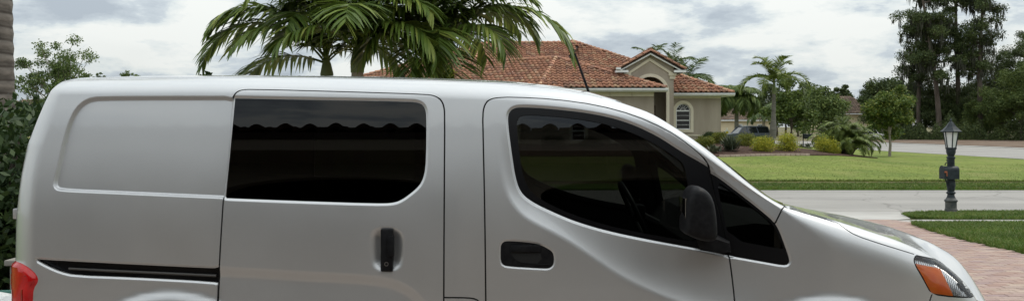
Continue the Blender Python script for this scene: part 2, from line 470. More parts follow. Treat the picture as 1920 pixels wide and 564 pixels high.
pm_random('paver_clay', [(0, (.31, .205, .170)), (.22, (.38, .27, .225)), (.45, (.325, .23, .21)), (.62, (.42, .325, .265)), (.8, (.285, .205, .20)), (1, (.40, .30, .24))], .85, .3, 5, .5, (.72, .70, .68), .35, 90, .006)

ax_ = np.unique(np.concatenate([np.linspace(-900, -90, 12), np.arange(-90, 90.1, 2.0), np.linspace(90, 900, 12)]))
ad_ = np.unique(np.concatenate([np.linspace(-120, -20, 6), np.arange(-20, 130, 1.5), _gd[(_gd > -100) & (_gd < 200)], np.linspace(130, 1500, 14)]))
grid_obj('ground', ax_, ad_, -.03, 'field')
# our side: sidewalk, verge, front lawn on the right of the drive
poly_sheet('street', [(-85, 20.6), (95, 20.6), (95, 27.25), (-85, 27.25)], .0, 'street_asphalt', 2.0)
poly_sheet('street_gutter', [(-85, 20.32), (95, 20.32), (95, 20.6), (-85, 20.6)], .006, 'pale_concrete', 2.0)
poly_sheet('street_gutter', [(-85, 27.25), (95, 27.25), (95, 27.5), (-85, 27.5)], .006, 'pale_concrete', 2.0)
poly_sheet('sidewalk', [(8.0, 16.75), (60, 16.75), (60, 18.05), (8.0, 18.05)], .012, 'pale_concrete', 1.0)
poly_sheet('driveway_apron', [(-6.2, 18.05), (8.55, 18.05), (8.9, 19.2), (9.9, 20.34), (-7.5, 20.34), (-6.4, 19.2)], .010, 'pale_concrete', .8)
def edge_x(d): return float(np.interp(d, [4, 7, 9, 11.0, 13.0, 15.0, 16.4, 16.8], [6.35, 6.4, 6.5, 6.75, 7.0, 7.4, 7.75, 7.95]))
DRV = [(-9, -1.2)]+[(6.3, -1.2)]+[(edge_x(d), d) for d in (4, 7, 9, 11, 13, 15, 16.4, 16.8)]+[(8.3, 18.05), (-6.2, 18.05), (-6, 14), (-5.6, 9)]
drive = poly_sheet('driveway', DRV, -.012, 'joint_sand', .8)
LAWN_R = [(edge_x(d)+.01, d) for d in (-1, 4, 7, 9, 11, 13, 15, 16.4)]+[(8.02, 16.74), (40, 16.74), (40, -1)]
VERGE_R = [(8.95, 18.5), (8.85, 18.9), (9.1, 19.6), (9.8, 20.15), (10.6, 20.31), (60, 20.31), (60, 18.06), (9.2, 18.06)]
poly_sheet('front_lawn', LAWN_R, .03, 'verge_grass', 1.0)
poly_sheet('grass_verge', VERGE_R, .035, 'verge_grass', 1.0)
poly_sheet('side_lawn', [(-60, -1), (-9.05, -1.2), (-5.65, 9), (-6.05, 14), (-6.25, 18.04), (-7.6, 20.3), (-60, 20.3)], .02, 'verge_grass', 2.0)
# far side: verge, worn strip, big lawn, planting bed
poly_sheet('far_verge', [(-80, 27.52), (31, 27.52), (31, 29.9), (-80, 29.9)], .05, 'verge_grass', 1.5)
poly_sheet('worn_turf_strip', [(-80, 29.9), (31, 29.9), (31, 31.2), (-80, 31.2)], .02, 'thatch', 1.5)
poly_sheet('far_lawn', [(-80, 31.2), (31, 31.2), (31.5, 40), (31.2, 55), (30.2, 70), (29.0, 92), (24, 104), (10, 110), (-80, 110)], .05, 'lawn_grass', 1.5)
# cross street running away on the right, bare building lot behind it
XS_N = [(33.2, 20.6), (32.6, 40), (32.4, 54), (31.3, 70), (30.2, 92), (27, 108), (18, 118), (-10, 122)]
XS_F = [(-10, 134), (22, 131), (36, 122), (43, 112), (45.5, 95), (46.5, 70), (47, 40), (47, 20.6)]
poly_sheet('cross_street', XS_N+XS_F, .004, 'street_asphalt', 2.5)
poly_sheet('building_lot', [(49.5, 30), (49, 70), (48, 97), (45.5, 116), (70, 150), (170, 150), (170, 30)], .06, 'bare_soil', 5)
poly_sheet('far_footpath', [(47.6, 30), (47.2, 70), (46.2, 95), (44, 111.5), (45.2, 112.5), (47.5, 96), (48.6, 70), (49, 30)], .03, 'pale_concrete', 3)

# ------------------------------------------------------------------ paving bricks
def brick_mesh():
    a, b, h, c = .098, .048, .022, .006
    V = [(-a, -b, -h), (a, -b, -h), (a, b, -h), (-a, b, -h), (-a, -b, h-c), (a, -b, h-c), (a, b, h-c), (-a, b, h-c), (-a+c, -b+c, h), (a-c, -b+c, h), (a-c, b-c, h), (-a+c, b-c, h)]
    Fq = [(0, 1, 5, 4), (1, 2, 6, 5), (2, 3, 7, 6), (3, 0, 4, 7), (4, 5, 9, 8), (5, 6, 10, 9), (6, 7, 11, 10), (7, 4, 8, 11), (8, 9, 10, 11)]
    return np.array(V), np.array(Fq)
BV, BF = brick_mesh(); rg = np.random.default_rng(4)
rows = []
for r_, d in enumerate(np.arange(5.2, 18.0, .1005)):
    x = np.arange(-1.0+(.1 if r_ % 2 else 0), edge_x(min(d, 16.7))-.09, .2005)
    if d > 16.8: x = np.arange(-1.0+(.1 if r_ % 2 else 0), 8.1, .2005)
    rows.append(np.stack([x, np.full(len(x), d)], 1))
rows = np.concatenate(rows)
bz = ground_z(rows[:, 0], rows[:, 1])-.012+rg.uniform(-.0025, .0025, len(rows))
bp = CX+F*rows[:, 0]/rows[:, 1]; bq = HY+F*(EYE-bz)/rows[:, 1]
hid = np.interp(bp, [1475, 1600, 1700, 1780, 1815, 1840, 1842], [380, 407, 432, 470, 515, 562, 700])
vis = (bp < 1925) & (bp > 1500) & (bq < 568) & ((bq < hid+4) | (bp > 1836))
order = np.where(vis)[0][np.argsort(rows[vis, 1])][:300]
bm_ = bpy.data.meshes.new('paving_brick'); bm_.from_pydata(BV.tolist(), [], BF.tolist()); bm_.materials.append(MATS['paver_clay']); bm_.update()
for i in order:
    o = bpy.data.objects.new('paving_brick', bm_); COL.objects.link(o); o.parent = drive
    sl = (ground_z(0, rows[i, 1]+.05)-ground_z(0, rows[i, 1]-.05))/.1
    o.location = (rows[i, 0], rows[i, 1]+CAMY, bz[i]+.004); o.rotation_euler = (math.atan(float(sl))+rg.normal(0, .006), rg.normal(0, .006), rg.normal(0, .006))
rest = np.setdiff1d(np.arange(len(rows)), order)
Vb = BV[None]+np.stack([rows[rest, 0], rows[rest, 1]+CAMY, bz[rest]+.004], 1)[:, None]
sl = (ground_z(0*rest, rows[rest, 1]+.05)-ground_z(0*rest, rows[rest, 1]-.05))/.1
Vb[:, :, 2] += BV[None, :, 1]*sl[:, None]
Fb = (BF[None]+(np.arange(len(rest))*len(BV))[:, None, None]).reshape(-1, 4)
tag(mesh_obj('paving_bricks', Vb.reshape(-1, 3), Fb, 'paver_clay', drive), kind='stuff')

# ------------------------------------------------------------------ grass blades
def blades(name, poly, n, h, w, mat, seed, dz, dens=None):
    g = np.random.default_rng(seed); poly = np.asarray(poly, float); lo, hi = poly.min(0), poly.max(0)
    p = g.uniform(lo, hi, (n*3, 2)); p = p[inside(poly, p)]
    q = CX+F*p[:, 0]/p[:, 1]; p = p[(q > 1380) & (q < 2150)][:n]; n = len(p)
    z = ground_z(p[:, 0], p[:, 1])+dz; b = np.stack([p[:, 0], p[:, 1]+CAMY, z], 1)
    a = g.uniform(0, 2*np.pi, n); hh = h*g.uniform(.45, 1.25, n); ww = w*g.uniform(.6, 1.3, n)
    side = np.stack([np.cos(a), np.sin(a), 0*a], 1)*ww[:, None]
    lean = np.stack([g.normal(0, .45, n), g.normal(0, .45, n), np.ones(n)], 1)*hh[:, None]; l2 = lean*.55
    V = np.stack([b-side, b+side, b+l2+side*.7, b+l2-side*.7, b+lean+np.stack([g.normal(0, .3, n), g.normal(0, .3, n), -.15*np.ones(n)], 1)*hh[:, None]], 1)
    T = np.array([(0, 1, 2), (0, 2, 3), (3, 2, 4)])
    return tag(mesh_obj(name, V.reshape(-1, 3), (T[None]+(np.arange(n)*5)[:, None, None]).reshape(-1, 3), mat), 'green lawn grass blades', 'grass', kind='stuff')
foliage('grass_blade', [(0, (.075, .135, .022)), (.4, (.105, .175, .030)), (.75, (.14, .20, .042)), (1, (.22, .21, .08))], .3, .6, .9)
foliage('grass_far', [(0, (.11, .165, .030)), (.6, (.15, .205, .042)), (1, (.22, .22, .075))], .3, .6, .4)
blades('grass', [(edge_x(d)-.03, d) for d in (7, 9, 11, 13, 15, 16.4)]+[(7.95, 16.85), (17, 16.85), (17, 7)], 70000, .075, .006, 'grass_blade', 1, .025)
blades('grass', [(8.85, 18.5), (8.8, 18.9), (9.0, 19.6), (9.7, 20.2), (10.6, 20.4), (20, 20.4), (20, 17.98), (9.2, 17.98)], 26000, .075, .008, 'grass_blade', 2, .03)
blades('grass', [(4, 27.5), (24, 27.5), (26, 29.95), (4, 29.95)], 26000, .10, .012, 'grass_blade', 3, .04)
blades('grass', [(4, 31.1), (27, 31.1), (27, 31.5), (4, 31.5)], 5000, .07, .012, 'grass_far', 5, .04)
blades('grass', [(4, 31.4), (29, 31.4), (29, 46), (12, 41), (4, 40)], 9000, .028, .014, 'grass_far', 6, .045)
# ------------------------------------------------------------------ houses
pm('taupe_stucco', (.285, .241, .190), .92, col2=(.36, .310, .248), nscale=1.6, nrange=(.3, .62), stretch=(1, 1, .22), bmp=.5, bscale=45, bdist=.012)
pm('cream_trim', (.60, .545, .42), .85, col2=(.66, .60, .475), nscale=2, bmp=.25, bscale=60)
pm('white_vinyl', (.72, .73, .73), .5, col2=(.78, .79, .79), nscale=3)
pm('white_gutter', (.66, .665, .665), .45, col2=(.74, .745, .745), nscale=2)
pm('roof_underlay', (.05, .035, .03), .95)
pm('dark_room', (.02, .02, .02), .95)
pm('stucco_shade', (.36, .315, .26), .92, bmp=.4, bscale=45)
pm('pad_concrete', (.38, .36, .33), .9)
glass('house_glass', (.06, .07, .07), ior=1.42)
pm_random('clay_tile', [(0, (.28, .162, .115)), (.15, (.36, .185, .122)), (.32, (.43, .212, .136)), (.5, (.49, .265, .165)), (.66, (.41, .198, .130)), (.8, (.33, .187, .136)), (.9, (.50, .33, .208)), (1, (.45, .222, .140))], .85, .25, 3.5, .55, (.62, .58, .56), .2, 40, .01)
pm_random('shaded_tile', [(0, (.07, .045, .035)), (1, (.12, .075, .055))], .9, .2)  # dark browns put the shaded silhouette of the garage eave into the colour
pm_random('far_tile', [(0, (.19, .145, .115)), (.5, (.27, .195, .15)), (1, (.34, .25, .19))], .9, .2, .8, .5, (.6, .6, .6))
pm('far_cream', (.62, .52, .34), .9, col2=(.68, .58, .40), nscale=.6)
pm('far_roof', (.15, .11, .085), .9, col2=(.22, .16, .12), nscale=.9, bmp=.4, bscale=6, bdist=.05)

def tile_geo(p=.30, e=.40):
    """one S tile: barrel plus pan, lower end lifted, with a lip"""
    us = [-.5+.62*k/6 for k in range(7)]+[.5]
    hs = [.070*math.sin(math.pi*k/6)+.004 for k in range(7)]+[.0]
    V = [(u*p, -.05, h*1.1+.042) for u, h in zip(us, hs)]+[(u*p, e, h*.85) for u, h in zip(us, hs)]+[(u*p, .03, h*.8-.012) for u, h in zip(us, hs)]
    n = 8; Fq = [(i, i+1, n+i+1, n+i) for i in range(n-1)]+[(2*n+i, 2*n+i+1, i+1, i) for i in range(n-1)]
    return np.array(V), np.array(Fq)
def basis(poly):
    poly = np.asarray(poly, float); n = np.zeros(3)
    for i in range(len(poly)): n += np.cross(poly[i], poly[(i+1) % len(poly)])
    n /= np.linalg.norm(n); n = n if n[2] > 0 else -n
    v = np.array([0, 0, 1])-n*n[2]; v /= np.linalg.norm(v); u = np.cross(v, n); return u, v, n
def tile_face(poly, seed=0, p=.30, e=.42, mar=.0):
    poly = np.asarray(poly, float); u, v, n = basis(poly); o = poly[poly[:, 2].argmin()]
    q = np.stack([(poly-o) @ u, (poly-o) @ v], 1); lo, hi = q.min(0), q.max(0); g = np.random.default_rng(seed)
    c = np.array([(a, b) for b in np.arange(0., hi[1]+e, e) for a in np.arange(math.floor(lo[0]/p)*p, hi[0]+p, p)])
    k = inside(q, c+[0, e*.5]) | inside(q, c+[0, .06]); c = c[k]
    TV, TF = tile_geo(p, e+.03)
    ju = g.normal(0, .006, len(c)); jn = g.normal(0, .005, len(c))
    V = o+(c[:, 0]+ju)[:, None, None]*u+c[:, 1][:, None, None]*v+TV[None, :, 0, None]*u+TV[None, :, 1, None]*v+(TV[None, :, 2, None]+.03+jn[:, None, None])*n
    return V.reshape(-1, 3), (TF[None]+(np.arange(len(c))*len(TV))[:, None, None]).reshape(-1, 4)
def caps(mb, a, b, r=.14, step=.36, lift=.07):
    a, b = Vector(a), Vector(b); d = (b-a); Ln = d.length; d.normalize(); k = max(1, int(Ln/step))
    s = d.cross(Vector((0, 0, 1))).normalized(); w = s.cross(d)
    for i in range(k):
        p0 = a+d*(i*Ln/k)-d*.02; p1 = a+d*((i+1)*Ln/k)+d*.03; V = []
        for p, rr, up in ((p0, r, .035), (p1, r*.86, 0)):
            for t in range(7):
                an = math.pi*(t/6); V.append(p+s*math.cos(an)*rr+w*(math.sin(an)*rr*.85+lift+up-.06))
        mb.add(V, [(t, t+1, t+8, t+7) for t in range(6)]+[(6, 5, 4, 3, 2, 1, 0)])
def roof_face(parent, polys, name='roof_slope', tiles='clay_tile', thick=.10, seed=0, p=.30):
    mb = MB()
    for poly in polys:
        _, _, n = basis(poly); P = [Vector(x) for x in poly]; k = len(P); m = [x-Vector(n)*thick for x in P]
        mb.add(P+m, [tuple(range(k)), tuple(range(2*k-1, k-1, -1))]+[(i, i+k, (i+1) % k+k, (i+1) % k) for i in range(k)])
    o = mb.build(name, 'roof_underlay', parent)
    Vs, Fs, c = [], [], 0
    for i, poly in enumerate(polys):
        V, Q = tile_face(poly, seed+i, p); Vs.append(V); Fs.append(Q+c); c += len(V)
    tag(mesh_obj('roof_tiles', np.concatenate(Vs), np.concatenate(Fs), tiles, o), kind='stuff'); return o
def mapper(x0, y0, ang=0.):
    """wall frame: u along (cos,sin), depth away from the viewer side"""
    c, s = math.cos(ang), math.sin(ang)
    return lambda u, z, dp: (x0+u*c-dp*s, y0+u*s+dp*c, z)
def frame_boxes(mb, M, u0, u1, z0, z1, w, d0, d1):
    for a, b, c, e in ((u0, u1, z1-w, z1), (u0, u1, z0, z0+w), (u0, u0+w, z0+w, z1-w), (u1-w, u1, z0+w, z1-w)): mbox(mb, M, a, b, c, e, d0, d1)
def mbox(mb, M, a, b, c, e, d0, d1):
    V = [M(u, z, d) for d in (d0, d1) for u, z in ((a, c), (b, c), (b, e), (a, e))]
    mb.add(V, [(0, 1, 2, 3), (7, 6, 5, 4), (0, 4, 5, 1), (1, 5, 6, 2), (2, 6, 7, 3), (3, 7, 4, 0)])
def sash_window(parent, M, u0, u1, z0, z1, trim=.16, rails=1, muntins=0, sill=True):
    mb = MB(); frame_boxes(mb, M, u0-trim, u1+trim, z0-trim, z1+trim, trim-.004, -.05, .03); t = mb.build('window_surround', 'cream_trim', parent)
    mb = MB(); frame_boxes(mb, M, u0, u1, z0, z1, .06, .02, .09)
    for k in range(rails):
        zc = z0+(z1-z0)*(k+1)/(rails+1); mbox(mb, M, u0+.06, u1-.06, zc-.035, zc+.035, .025, .085)
    w = mb.build('window_frame', 'white_vinyl', parent)
    zs = [z0+.06]+[z0+(z1-z0)*(k+1)/(rails+1) for k in range(rails)]+[z1-.06]
    for k in range(rails+1):
        mb = MB(); mbox(mb, M, u0+.055, u1-.055, zs[k], zs[k+1], .05, .06); mb.build('pane', 'house_glass', w)
        if muntins:
            mb = MB()
            for j in range(muntins):
                zc = zs[k]+(zs[k+1]-zs[k])*(j+1)/(muntins+1); mbox(mb, M, u0+.055, u1-.055, zc-.012, zc+.012, .043, .05)
            mb.build('muntin', 'white_vinyl', w)
def arc(cx, cz, r, n=18, a0=0., a1=math.pi): return [(cx+r*math.cos(a0+(a1-a0)*k/n), cz+r*math.sin(a0+(a1-a0)*k/n)) for k in range(n+1)]
def arch_poly(u0, u1, z0, zs, grow=0., n=18):
    c = (u0+u1)/2; r = (u1-u0)/2+grow; return [(c+r, z0-grow)]+arc(c, zs, r, n)+[(c-r, z0-grow)]

# ---- the tiled house across the street
H = empty('tiled_roof_house', (6.0, Y_(52), .72), 'taupe stucco house with terracotta barrel tile roof and arched window across the street', 'house')
Z0, ZE = .55, 3.55
V3 = lambda X, d, z: (X, Y_(d), z)
PA, P1_, P2_ = V3(2.62, 50.2, 5.62), V3(1.43, 45.5, 3.62), V3(8.25, 45.5, 3.62)
PLf, LA, QQ = V3(-13.6, 53.9, 3.62), V3(-1.71, 56.7, 7.12), V3(-2.51, 52.5, 5.42)
RA, RR = V3(4.3, 58.1, 7.30), V3(12.9, 49.5, 3.52)
LB = V3(4.6, 56.9, 7.12)
PITCH = (7.30-3.52)/(58.1-49.5)
rf = lambda X, d: V3(X, d, 3.52+PITCH*(d-49.5))
roof_face(H, [[P1_, P2_, PA]], seed=1)
roof_face(H, [[P1_, PA, QQ, LA, PLf]], seed=3)
roof_face(H, [[QQ, V3(3.2, 52.5, 5.42), LB, LA]], seed=5)
roof_face(H, [[RR, RA, rf(3.45, 54.9), rf(3.2, 51.5), rf(6.0, 49.5)]], seed=7)
roof_face(H, [[RA, rf(3.45, 54.9), V3(1.18, 56.16, 3.52+PITCH*5.4), V3(2.29, 59.2, 7.30)]], seed=9)
roof_face(H, [[P2_, PA, V3(8.25, 51.6, 3.62)]], seed=11)
roof_face(H, [[RR, RA, V3(4.3, 62.0, 7.30), V3(12.9, 70.0, 3.52)]], seed=12)
mb = MB()
for a, b in ((P1_, PA), (P2_, PA), (QQ, LA), (PLf, LA), (PA, QQ), (RR, RA), (rf(3.45, 54.9), RA), (LA, LB)): caps(mb, a, b)
mb.lathe([(.30, -.12), (.26, .06), (.14, .13), (.02, .15)], RA, 12)
tag(mb.build('ridge_caps', 'clay_tile', H), kind='stuff')
mb = MB(); mb.tube([V3(-.95, 51.2, 4.9), V3(-.95, 51.2, 5.25)], .12, 12); mb.tube([V3(-.95, 51.2, 5.25), V3(-.95, 51.2, 5.32)], .17, 12); mb.build('vent_pipe', 'clay_tile', H)
# entry tower: gable roof and arched opening
TD = 47.3; TX0, TX1, TC = 6.35, 9.02, 7.68
GZ = 4.72; GP = 5.62
gl, gr, gp = (TX0-.55, GZ-.02), (TX1+.55, GZ-.02), (TC, GP+.12)
gt = lambda X, z, d: V3(X, d, z)
db_ = 55.2
roof_face(H, [[gt(gl[0], gl[1], TD-.35), gt(gp[0], gp[1], TD-.35), gt(gp[0], gp[1], 54.2), gt(gl[0], gl[1], 52.6)]], seed=20)
roof_face(H, [[gt(gr[0], gr[1], TD-.35), gt(gp[0], gp[1], TD-.35), gt(gp[0], gp[1], 54.2), gt(gr[0], gr[1], 52.6)]], seed=21)
mb = MB(); caps(mb, gt(gp[0], gp[1]+.02, TD-.3), gt(gp[0], gp[1]+.02, 54.0))
for s_ in (gl, gr): caps(mb, gt(s_[0], s_[1]+.02, TD-.38), gt(gp[0], gp[1]+.02, TD-.38), .115, .42, .035)
tag(mb.build('rake_tiles', 'clay_tile', H), kind='stuff')
M = mapper(0, Y_(TD))
AO = arch_poly(TC-.88, TC+.92, Z0, 3.42)
mb = MB(); sheet(mb, [(TX0, Z0), (TX1, Z0), (TX1, 4.90), (TC, GP+.02), (TX0, 4.90)], [AO], M, .3); mb.build('tower_wall', 'taupe_stucco', H)
mb = MB(); sheet(mb, arch_poly(TC-.88, TC+.92, Z0+.2, 3.42, .17), [arch_poly(TC-.88, TC+.92, Z0+.1, 3.42, -.002)+[]], lambda u, z, d: M(u, z, d-.07), .10); mb.build('arch_surround', 'cream_trim', H)
for a_, b_ in ((TX0+.003, TX0+.25), (TX1-.25, TX1-.003)): mb = MB(); mbox(mb, M, a_, b_, Z0, GZ-.15, .3, 4.6); mb.build('tower_side_wall', 'taupe_stucco', H)
mb = MB(); mbox(mb, M, TX0+.25, TX1-.25, Z0, GZ-.15, 1.3, 1.5); mb.build('entry_recess', 'taupe_stucco', H); mb = MB(); mbox(mb, M, TX0, TX1, Z0-.3, Z0, -.6, 4.6); mb.build('entry_floor', 'pad_concrete', H)
mb = MB(); mbox(mb, M, TC-.55, TC+.55, Z0, Z0+2.2, 1.24, 1.3); mb.build('front_door', 'far_roof', H)
for sgn, s_ in ((-1, gl), (1, gr)):
    mb = MB(); a = Vector(M(s_[0], s_[1]-.03, -.33)); b = Vector(M(gp[0], gp[1]-.04, -.33))
    mb.add([a, b, b-Vector((0, 0, .17)), a-Vector((0, 0, .15)), a+Vector((0, .06, 0)), b+Vector((0, .06, 0)), b+Vector((0, .06, -.17)), a+Vector((0, .06, -.15))], [(0, 1, 2, 3), (7, 6, 5, 4), (0, 4, 5, 1), (3, 2, 6, 7), (0, 3, 7, 4), (1, 5, 6, 2)])
    mb.build('rake_fascia', 'white_gutter', H)
    mb = MB(); a = Vector(M(s_[0]+.55*(-sgn), GZ-.22, -.06)); b = Vector(M(gp[0], gp[1]-.37, -.06))
    mb.add([a, b, b-Vector((0, 0, .17)), a-Vector((0, 0, .15)), a+Vector((0, .06, 0)), b+Vector((0, .06, 0)), b+Vector((0, .06, -.17)), a+Vector((0, .06, -.15))], [(0, 1, 2, 3), (7, 6, 5, 4), (0, 4, 5, 1), (3, 2, 6, 7), (0, 3, 7, 4), (1, 5, 6, 2)])
    mb.build('rake_moulding', 'cream_trim', H)
    u = s_[0]-.03 if sgn < 0 else TX1-.05; w = .55+.12
    mb = MB(); mbox(mb, M, u, u+w, GZ-.18, GZ-.05, -.42, -.28); mbox(mb, M, u+(0 if sgn > 0 else w-.12)*0+(w-.12 if sgn > 0 else 0), u+(w if sgn > 0 else .12), GZ-.18, GZ-.05, -.28, 4.0); mb.build('gutter', 'white_gutter', H)
    e0, e1 = (TX0-.12, TX0+.28) if sgn < 0 else (TX1-.30, TX1+.14)
    mb = MB(); mbox(mb, M, e0, e1, GZ-.34, GZ-.2, -.12, .4); mbox(mb, M, e0+.06, e1-.06, GZ-.52, GZ-.34, -.07, .4); mb.build('cornice', 'cream_trim', H)
mb = MB(); mbox(mb, M, gl[0]-.05, gl[0]+.22, GZ-.02, GZ+.09, -.5, -.3); mb.build('gutter_end_box', 'white_gutter', H)
# front wing
M = mapper(0, Y_(46.1)); FX0, FX1 = 1.72, 7.72
HL_ = [[(3.27, .92), (4.01, .92), (4.01, 1.98), (3.27, 1.98)], [(5.45, .92), (6.85, .92), (6.85, 1.98), (5.45, 1.98)]]
HL_[0] = [(3.24, .78), (3.98, .78), (3.98, 1.86), (3.24, 1.86)]; HL_[1] = [(5.45, .78), (6.9, .78), (6.9, 1.86), (5.45, 1.86)]
mb = MB(); sheet(mb, [(FX0, -.2), (FX1, -.2), (FX1, ZE-.1), (FX0, ZE-.1)], HL_, M, .25); mb.build('front_wing_wall', 'taupe_stucco', H)
mb = MB(); mbox(mb, M, FX1-.25, FX1-.002, Z0, ZE-.1, .25, 3.0); mb.build('wing_side_wall', 'taupe_stucco', H)
for h in HL_: sash_window(H, M, h[0][0], h[1][0], h[0][1], h[2][1], .14, 1, 1)
mb = MB(); mbox(mb, M, FX0, FX1-.1, .44, .58, -.06, .03); mb.build('base_band', 'cream_trim', H)
for k in range(5):
    u0 = FX0+.02+k*(FX1-FX0-.02)/5; mb = MB(); mbox(mb, M, u0, u0+(FX1-FX0-.02)/5-.02, ZE-.36, ZE-.1, -.09, .04); mb.build('frieze_block', 'cream_trim', H)
def eave(a, b, h=.15, dp=.14, soff=.75):
    a, b = Vector(a), Vector(b); d = (b-a).normalized(); n = Vector((d.y, -d.x, 0))      # n points to the viewer side
    mb = MB(); prof = [(0, 0), (dp, .0), (dp, -.05), (dp-.03, -h+.03), (dp-.06, -h), (0, -h)]
    k = len(prof); mb.add([a+n*p+Vector((0, 0, z)) for p, z in prof]+[b+n*p+Vector((0, 0, z)) for p, z in prof], [tuple(range(k)), tuple(range(2*k-1, k-1, -1))]+[(i, i+k, (i+1) % k+k, (i+1) % k) for i in range(k)]); mb.build('gutter', 'white_gutter', H)
    mb = MB(); mb.add([a+Vector((0, 0, -h)), b+Vector((0, 0, -h)), b-n*soff+Vector((0, 0, -h)), a-n*soff+Vector((0, 0, -h)), a+Vector((0, 0, -h-.03)), b+Vector((0, 0, -h-.03)), b-n*soff+Vector((0, 0, -h-.03)), a-n*soff+Vector((0, 0, -h-.03))], [(0, 1, 2, 3), (7, 6, 5, 4), (0, 4, 5, 1), (1, 5, 6, 2), (2, 6, 7, 3), (3, 7, 4, 0)]); mb.build('soffit', 'white_vinyl', H)
eave((P1_[0], P1_[1]-.0, 3.60), (P2_[0]+.12, P2_[1], 3.60))
eave(PLf[:2]+(3.60,), P1_[:2]+(3.60,))
# splayed left wing
ang = math.atan2(P1_[1]-PLf[1], P1_[0]-PLf[0]); sx, sy = PLf[0]+.6*-math.sin(ang), PLf[1]+.6*math.cos(ang); M = mapper(sx, sy, ang); Ln = math.hypot(P1_[0]-PLf[0], P1_[1]-PLf[1])
hs = [[(u, .8), (u+.8, .8), (u+.8, 2.0), (u, 2.0)] for u in (3.0, 6.5, 9.6)]+[[(14.05, .7), (14.6, .7), (14.6, 2.15), (14.05, 2.15)]]
mb = MB(); sheet(mb, [(.3, -.2), (Ln-.05, -.2), (Ln-.05, ZE-.1), (.3, ZE-.1)], hs, M, .25); mb.build('left_wing_wall', 'taupe_stucco', H)
for h in hs: sash_window(H, M, h[0][0], h[1][0], h[0][1], h[2][1], .13, 1)
for u in (14.85, 15.55):
    mb = MB(); mbox(mb, M, u, u+.25, .0, ZE-.12, -.16, .01); mb.build('pilaster', 'cream_trim', H)
# right wing with the arched window
M = mapper(0, Y_(50.0)); w0, w1, wz, ws = 9.66, 10.52, 1.38, 2.48
AW = arch_poly(w0, w1, wz, ws)
mb = MB(); sheet(mb, [(9.0, Z0), (12.32, Z0), (12.32, 3.42), (9.0, 3.42)], [AW], M, .25); mb.build('right_wing_wall', 'taupe_stucco', H)
mb = MB(); mbox(mb, M, 12.07, 12.318, Z0, 3.42, .25, 17); mb.build('side_wall', 'taupe_stucco', H)
mb = MB(); sheet(mb, arch_poly(w0, w1, wz, ws, .17), [arch_poly(w0, w1, wz, ws, -.004)], lambda u, z, d: M(u, z, d-.06), .08); mb.build('arch_surround', 'cream_trim', H)
mb = MB(); sheet(mb, arch_poly(w0, w1, wz, ws, -.006), [arch_poly(w0, w1, wz, ws, -.055)], lambda u, z, d: M(u, z, d+.04), .07); aw = mb.build('arched_window', 'white_vinyl', H)
for a_, b_ in ((ws-.04, ws+.04), (wz+.51, wz+.56)): mb = MB(); mbox(mb, M, w0+.055, w1-.055, a_, b_, .045, .105); mb.build('meeting_rail', 'white_vinyl', aw)
mb = MB()
for z in (wz+.27, wz+.82): mbox(mb, M, w0+.055, w1-.055, z-.008, z+.008, .06, .075)
cxw = (w0+w1)/2
for a in (40, 65, 90, 115, 140):
    c, s = math.cos(R(a)), math.sin(R(a)); p0 = (cxw+.14*c, ws+.14*s); p1 = (cxw+.39*c, ws+.39*s); o_ = (-s*.008, c*.008)
    V = [M(p0[0]+o_[0], p0[1]+o_[1], .06), M(p1[0]+o_[0], p1[1]+o_[1], .06), M(p1[0]-o_[0], p1[1]-o_[1], .06), M(p0[0]-o_[0], p0[1]-o_[1], .06)]
    V += [(x, y+.015, z) for x, y, z in V]; mb.add(V, [(0, 1, 2, 3), (7, 6, 5, 4), (0, 4, 5, 1), (1, 5, 6, 2), (2, 6, 7, 3), (3, 7, 4, 0)])
sheet(mb, arc(cxw, ws, .16)+arc(cxw, ws, .135)[::-1], [], lambda u, z, d: M(u, z, d+.06), .015); tag(mb.build('muntin', 'white_vinyl', aw), kind='stuff')
for z0_, z1_ in ((wz+.05, wz+.50), (wz+.57, ws-.045)):
    mb = MB(); mbox(mb, M, w0+.05, w1-.05, z0_, z1_, .08, .09); mb.build('pane', 'house_glass', aw)
mb = MB(); sheet(mb, arc(cxw, ws+.045, (w1-w0)/2-.05)[0:], [], lambda u, z, d: M(u, z, d+.08), .01); mb.build('pane', 'house_glass', aw)
mb = MB(); mbox(mb, M, 9.0, 12.2, 1.0, 1.07, -.05, .02); mb.build('base_band', 'cream_trim', H)
for k in range(4):
    u0 = 9.02+k*.825; mb = MB(); mbox(mb, M, u0, u0+.805, 3.2, 3.42, -.07, .04); mb.build('frieze_block', 'cream_trim', H)
eave((8.7, Y_(49.5), 3.50), (RR[0]+.1, Y_(49.5), 3.50), soff=.6)
mb = MB(); mbox(mb, mapper(0, Y_(49.5)), 12.9, 13.02, 3.35, 3.5, 0, 18); mb.build('gutter', 'white_gutter', H)
mb = MB(); mb.box((-.8, Y_(58), 1.9), (25.5, 7.0, 3.0)); mb.box((10.2, Y_(58.5), 1.9), (3.4, 15.6, 3.0)); mb.build('inner_rooms', 'dark_room', H)

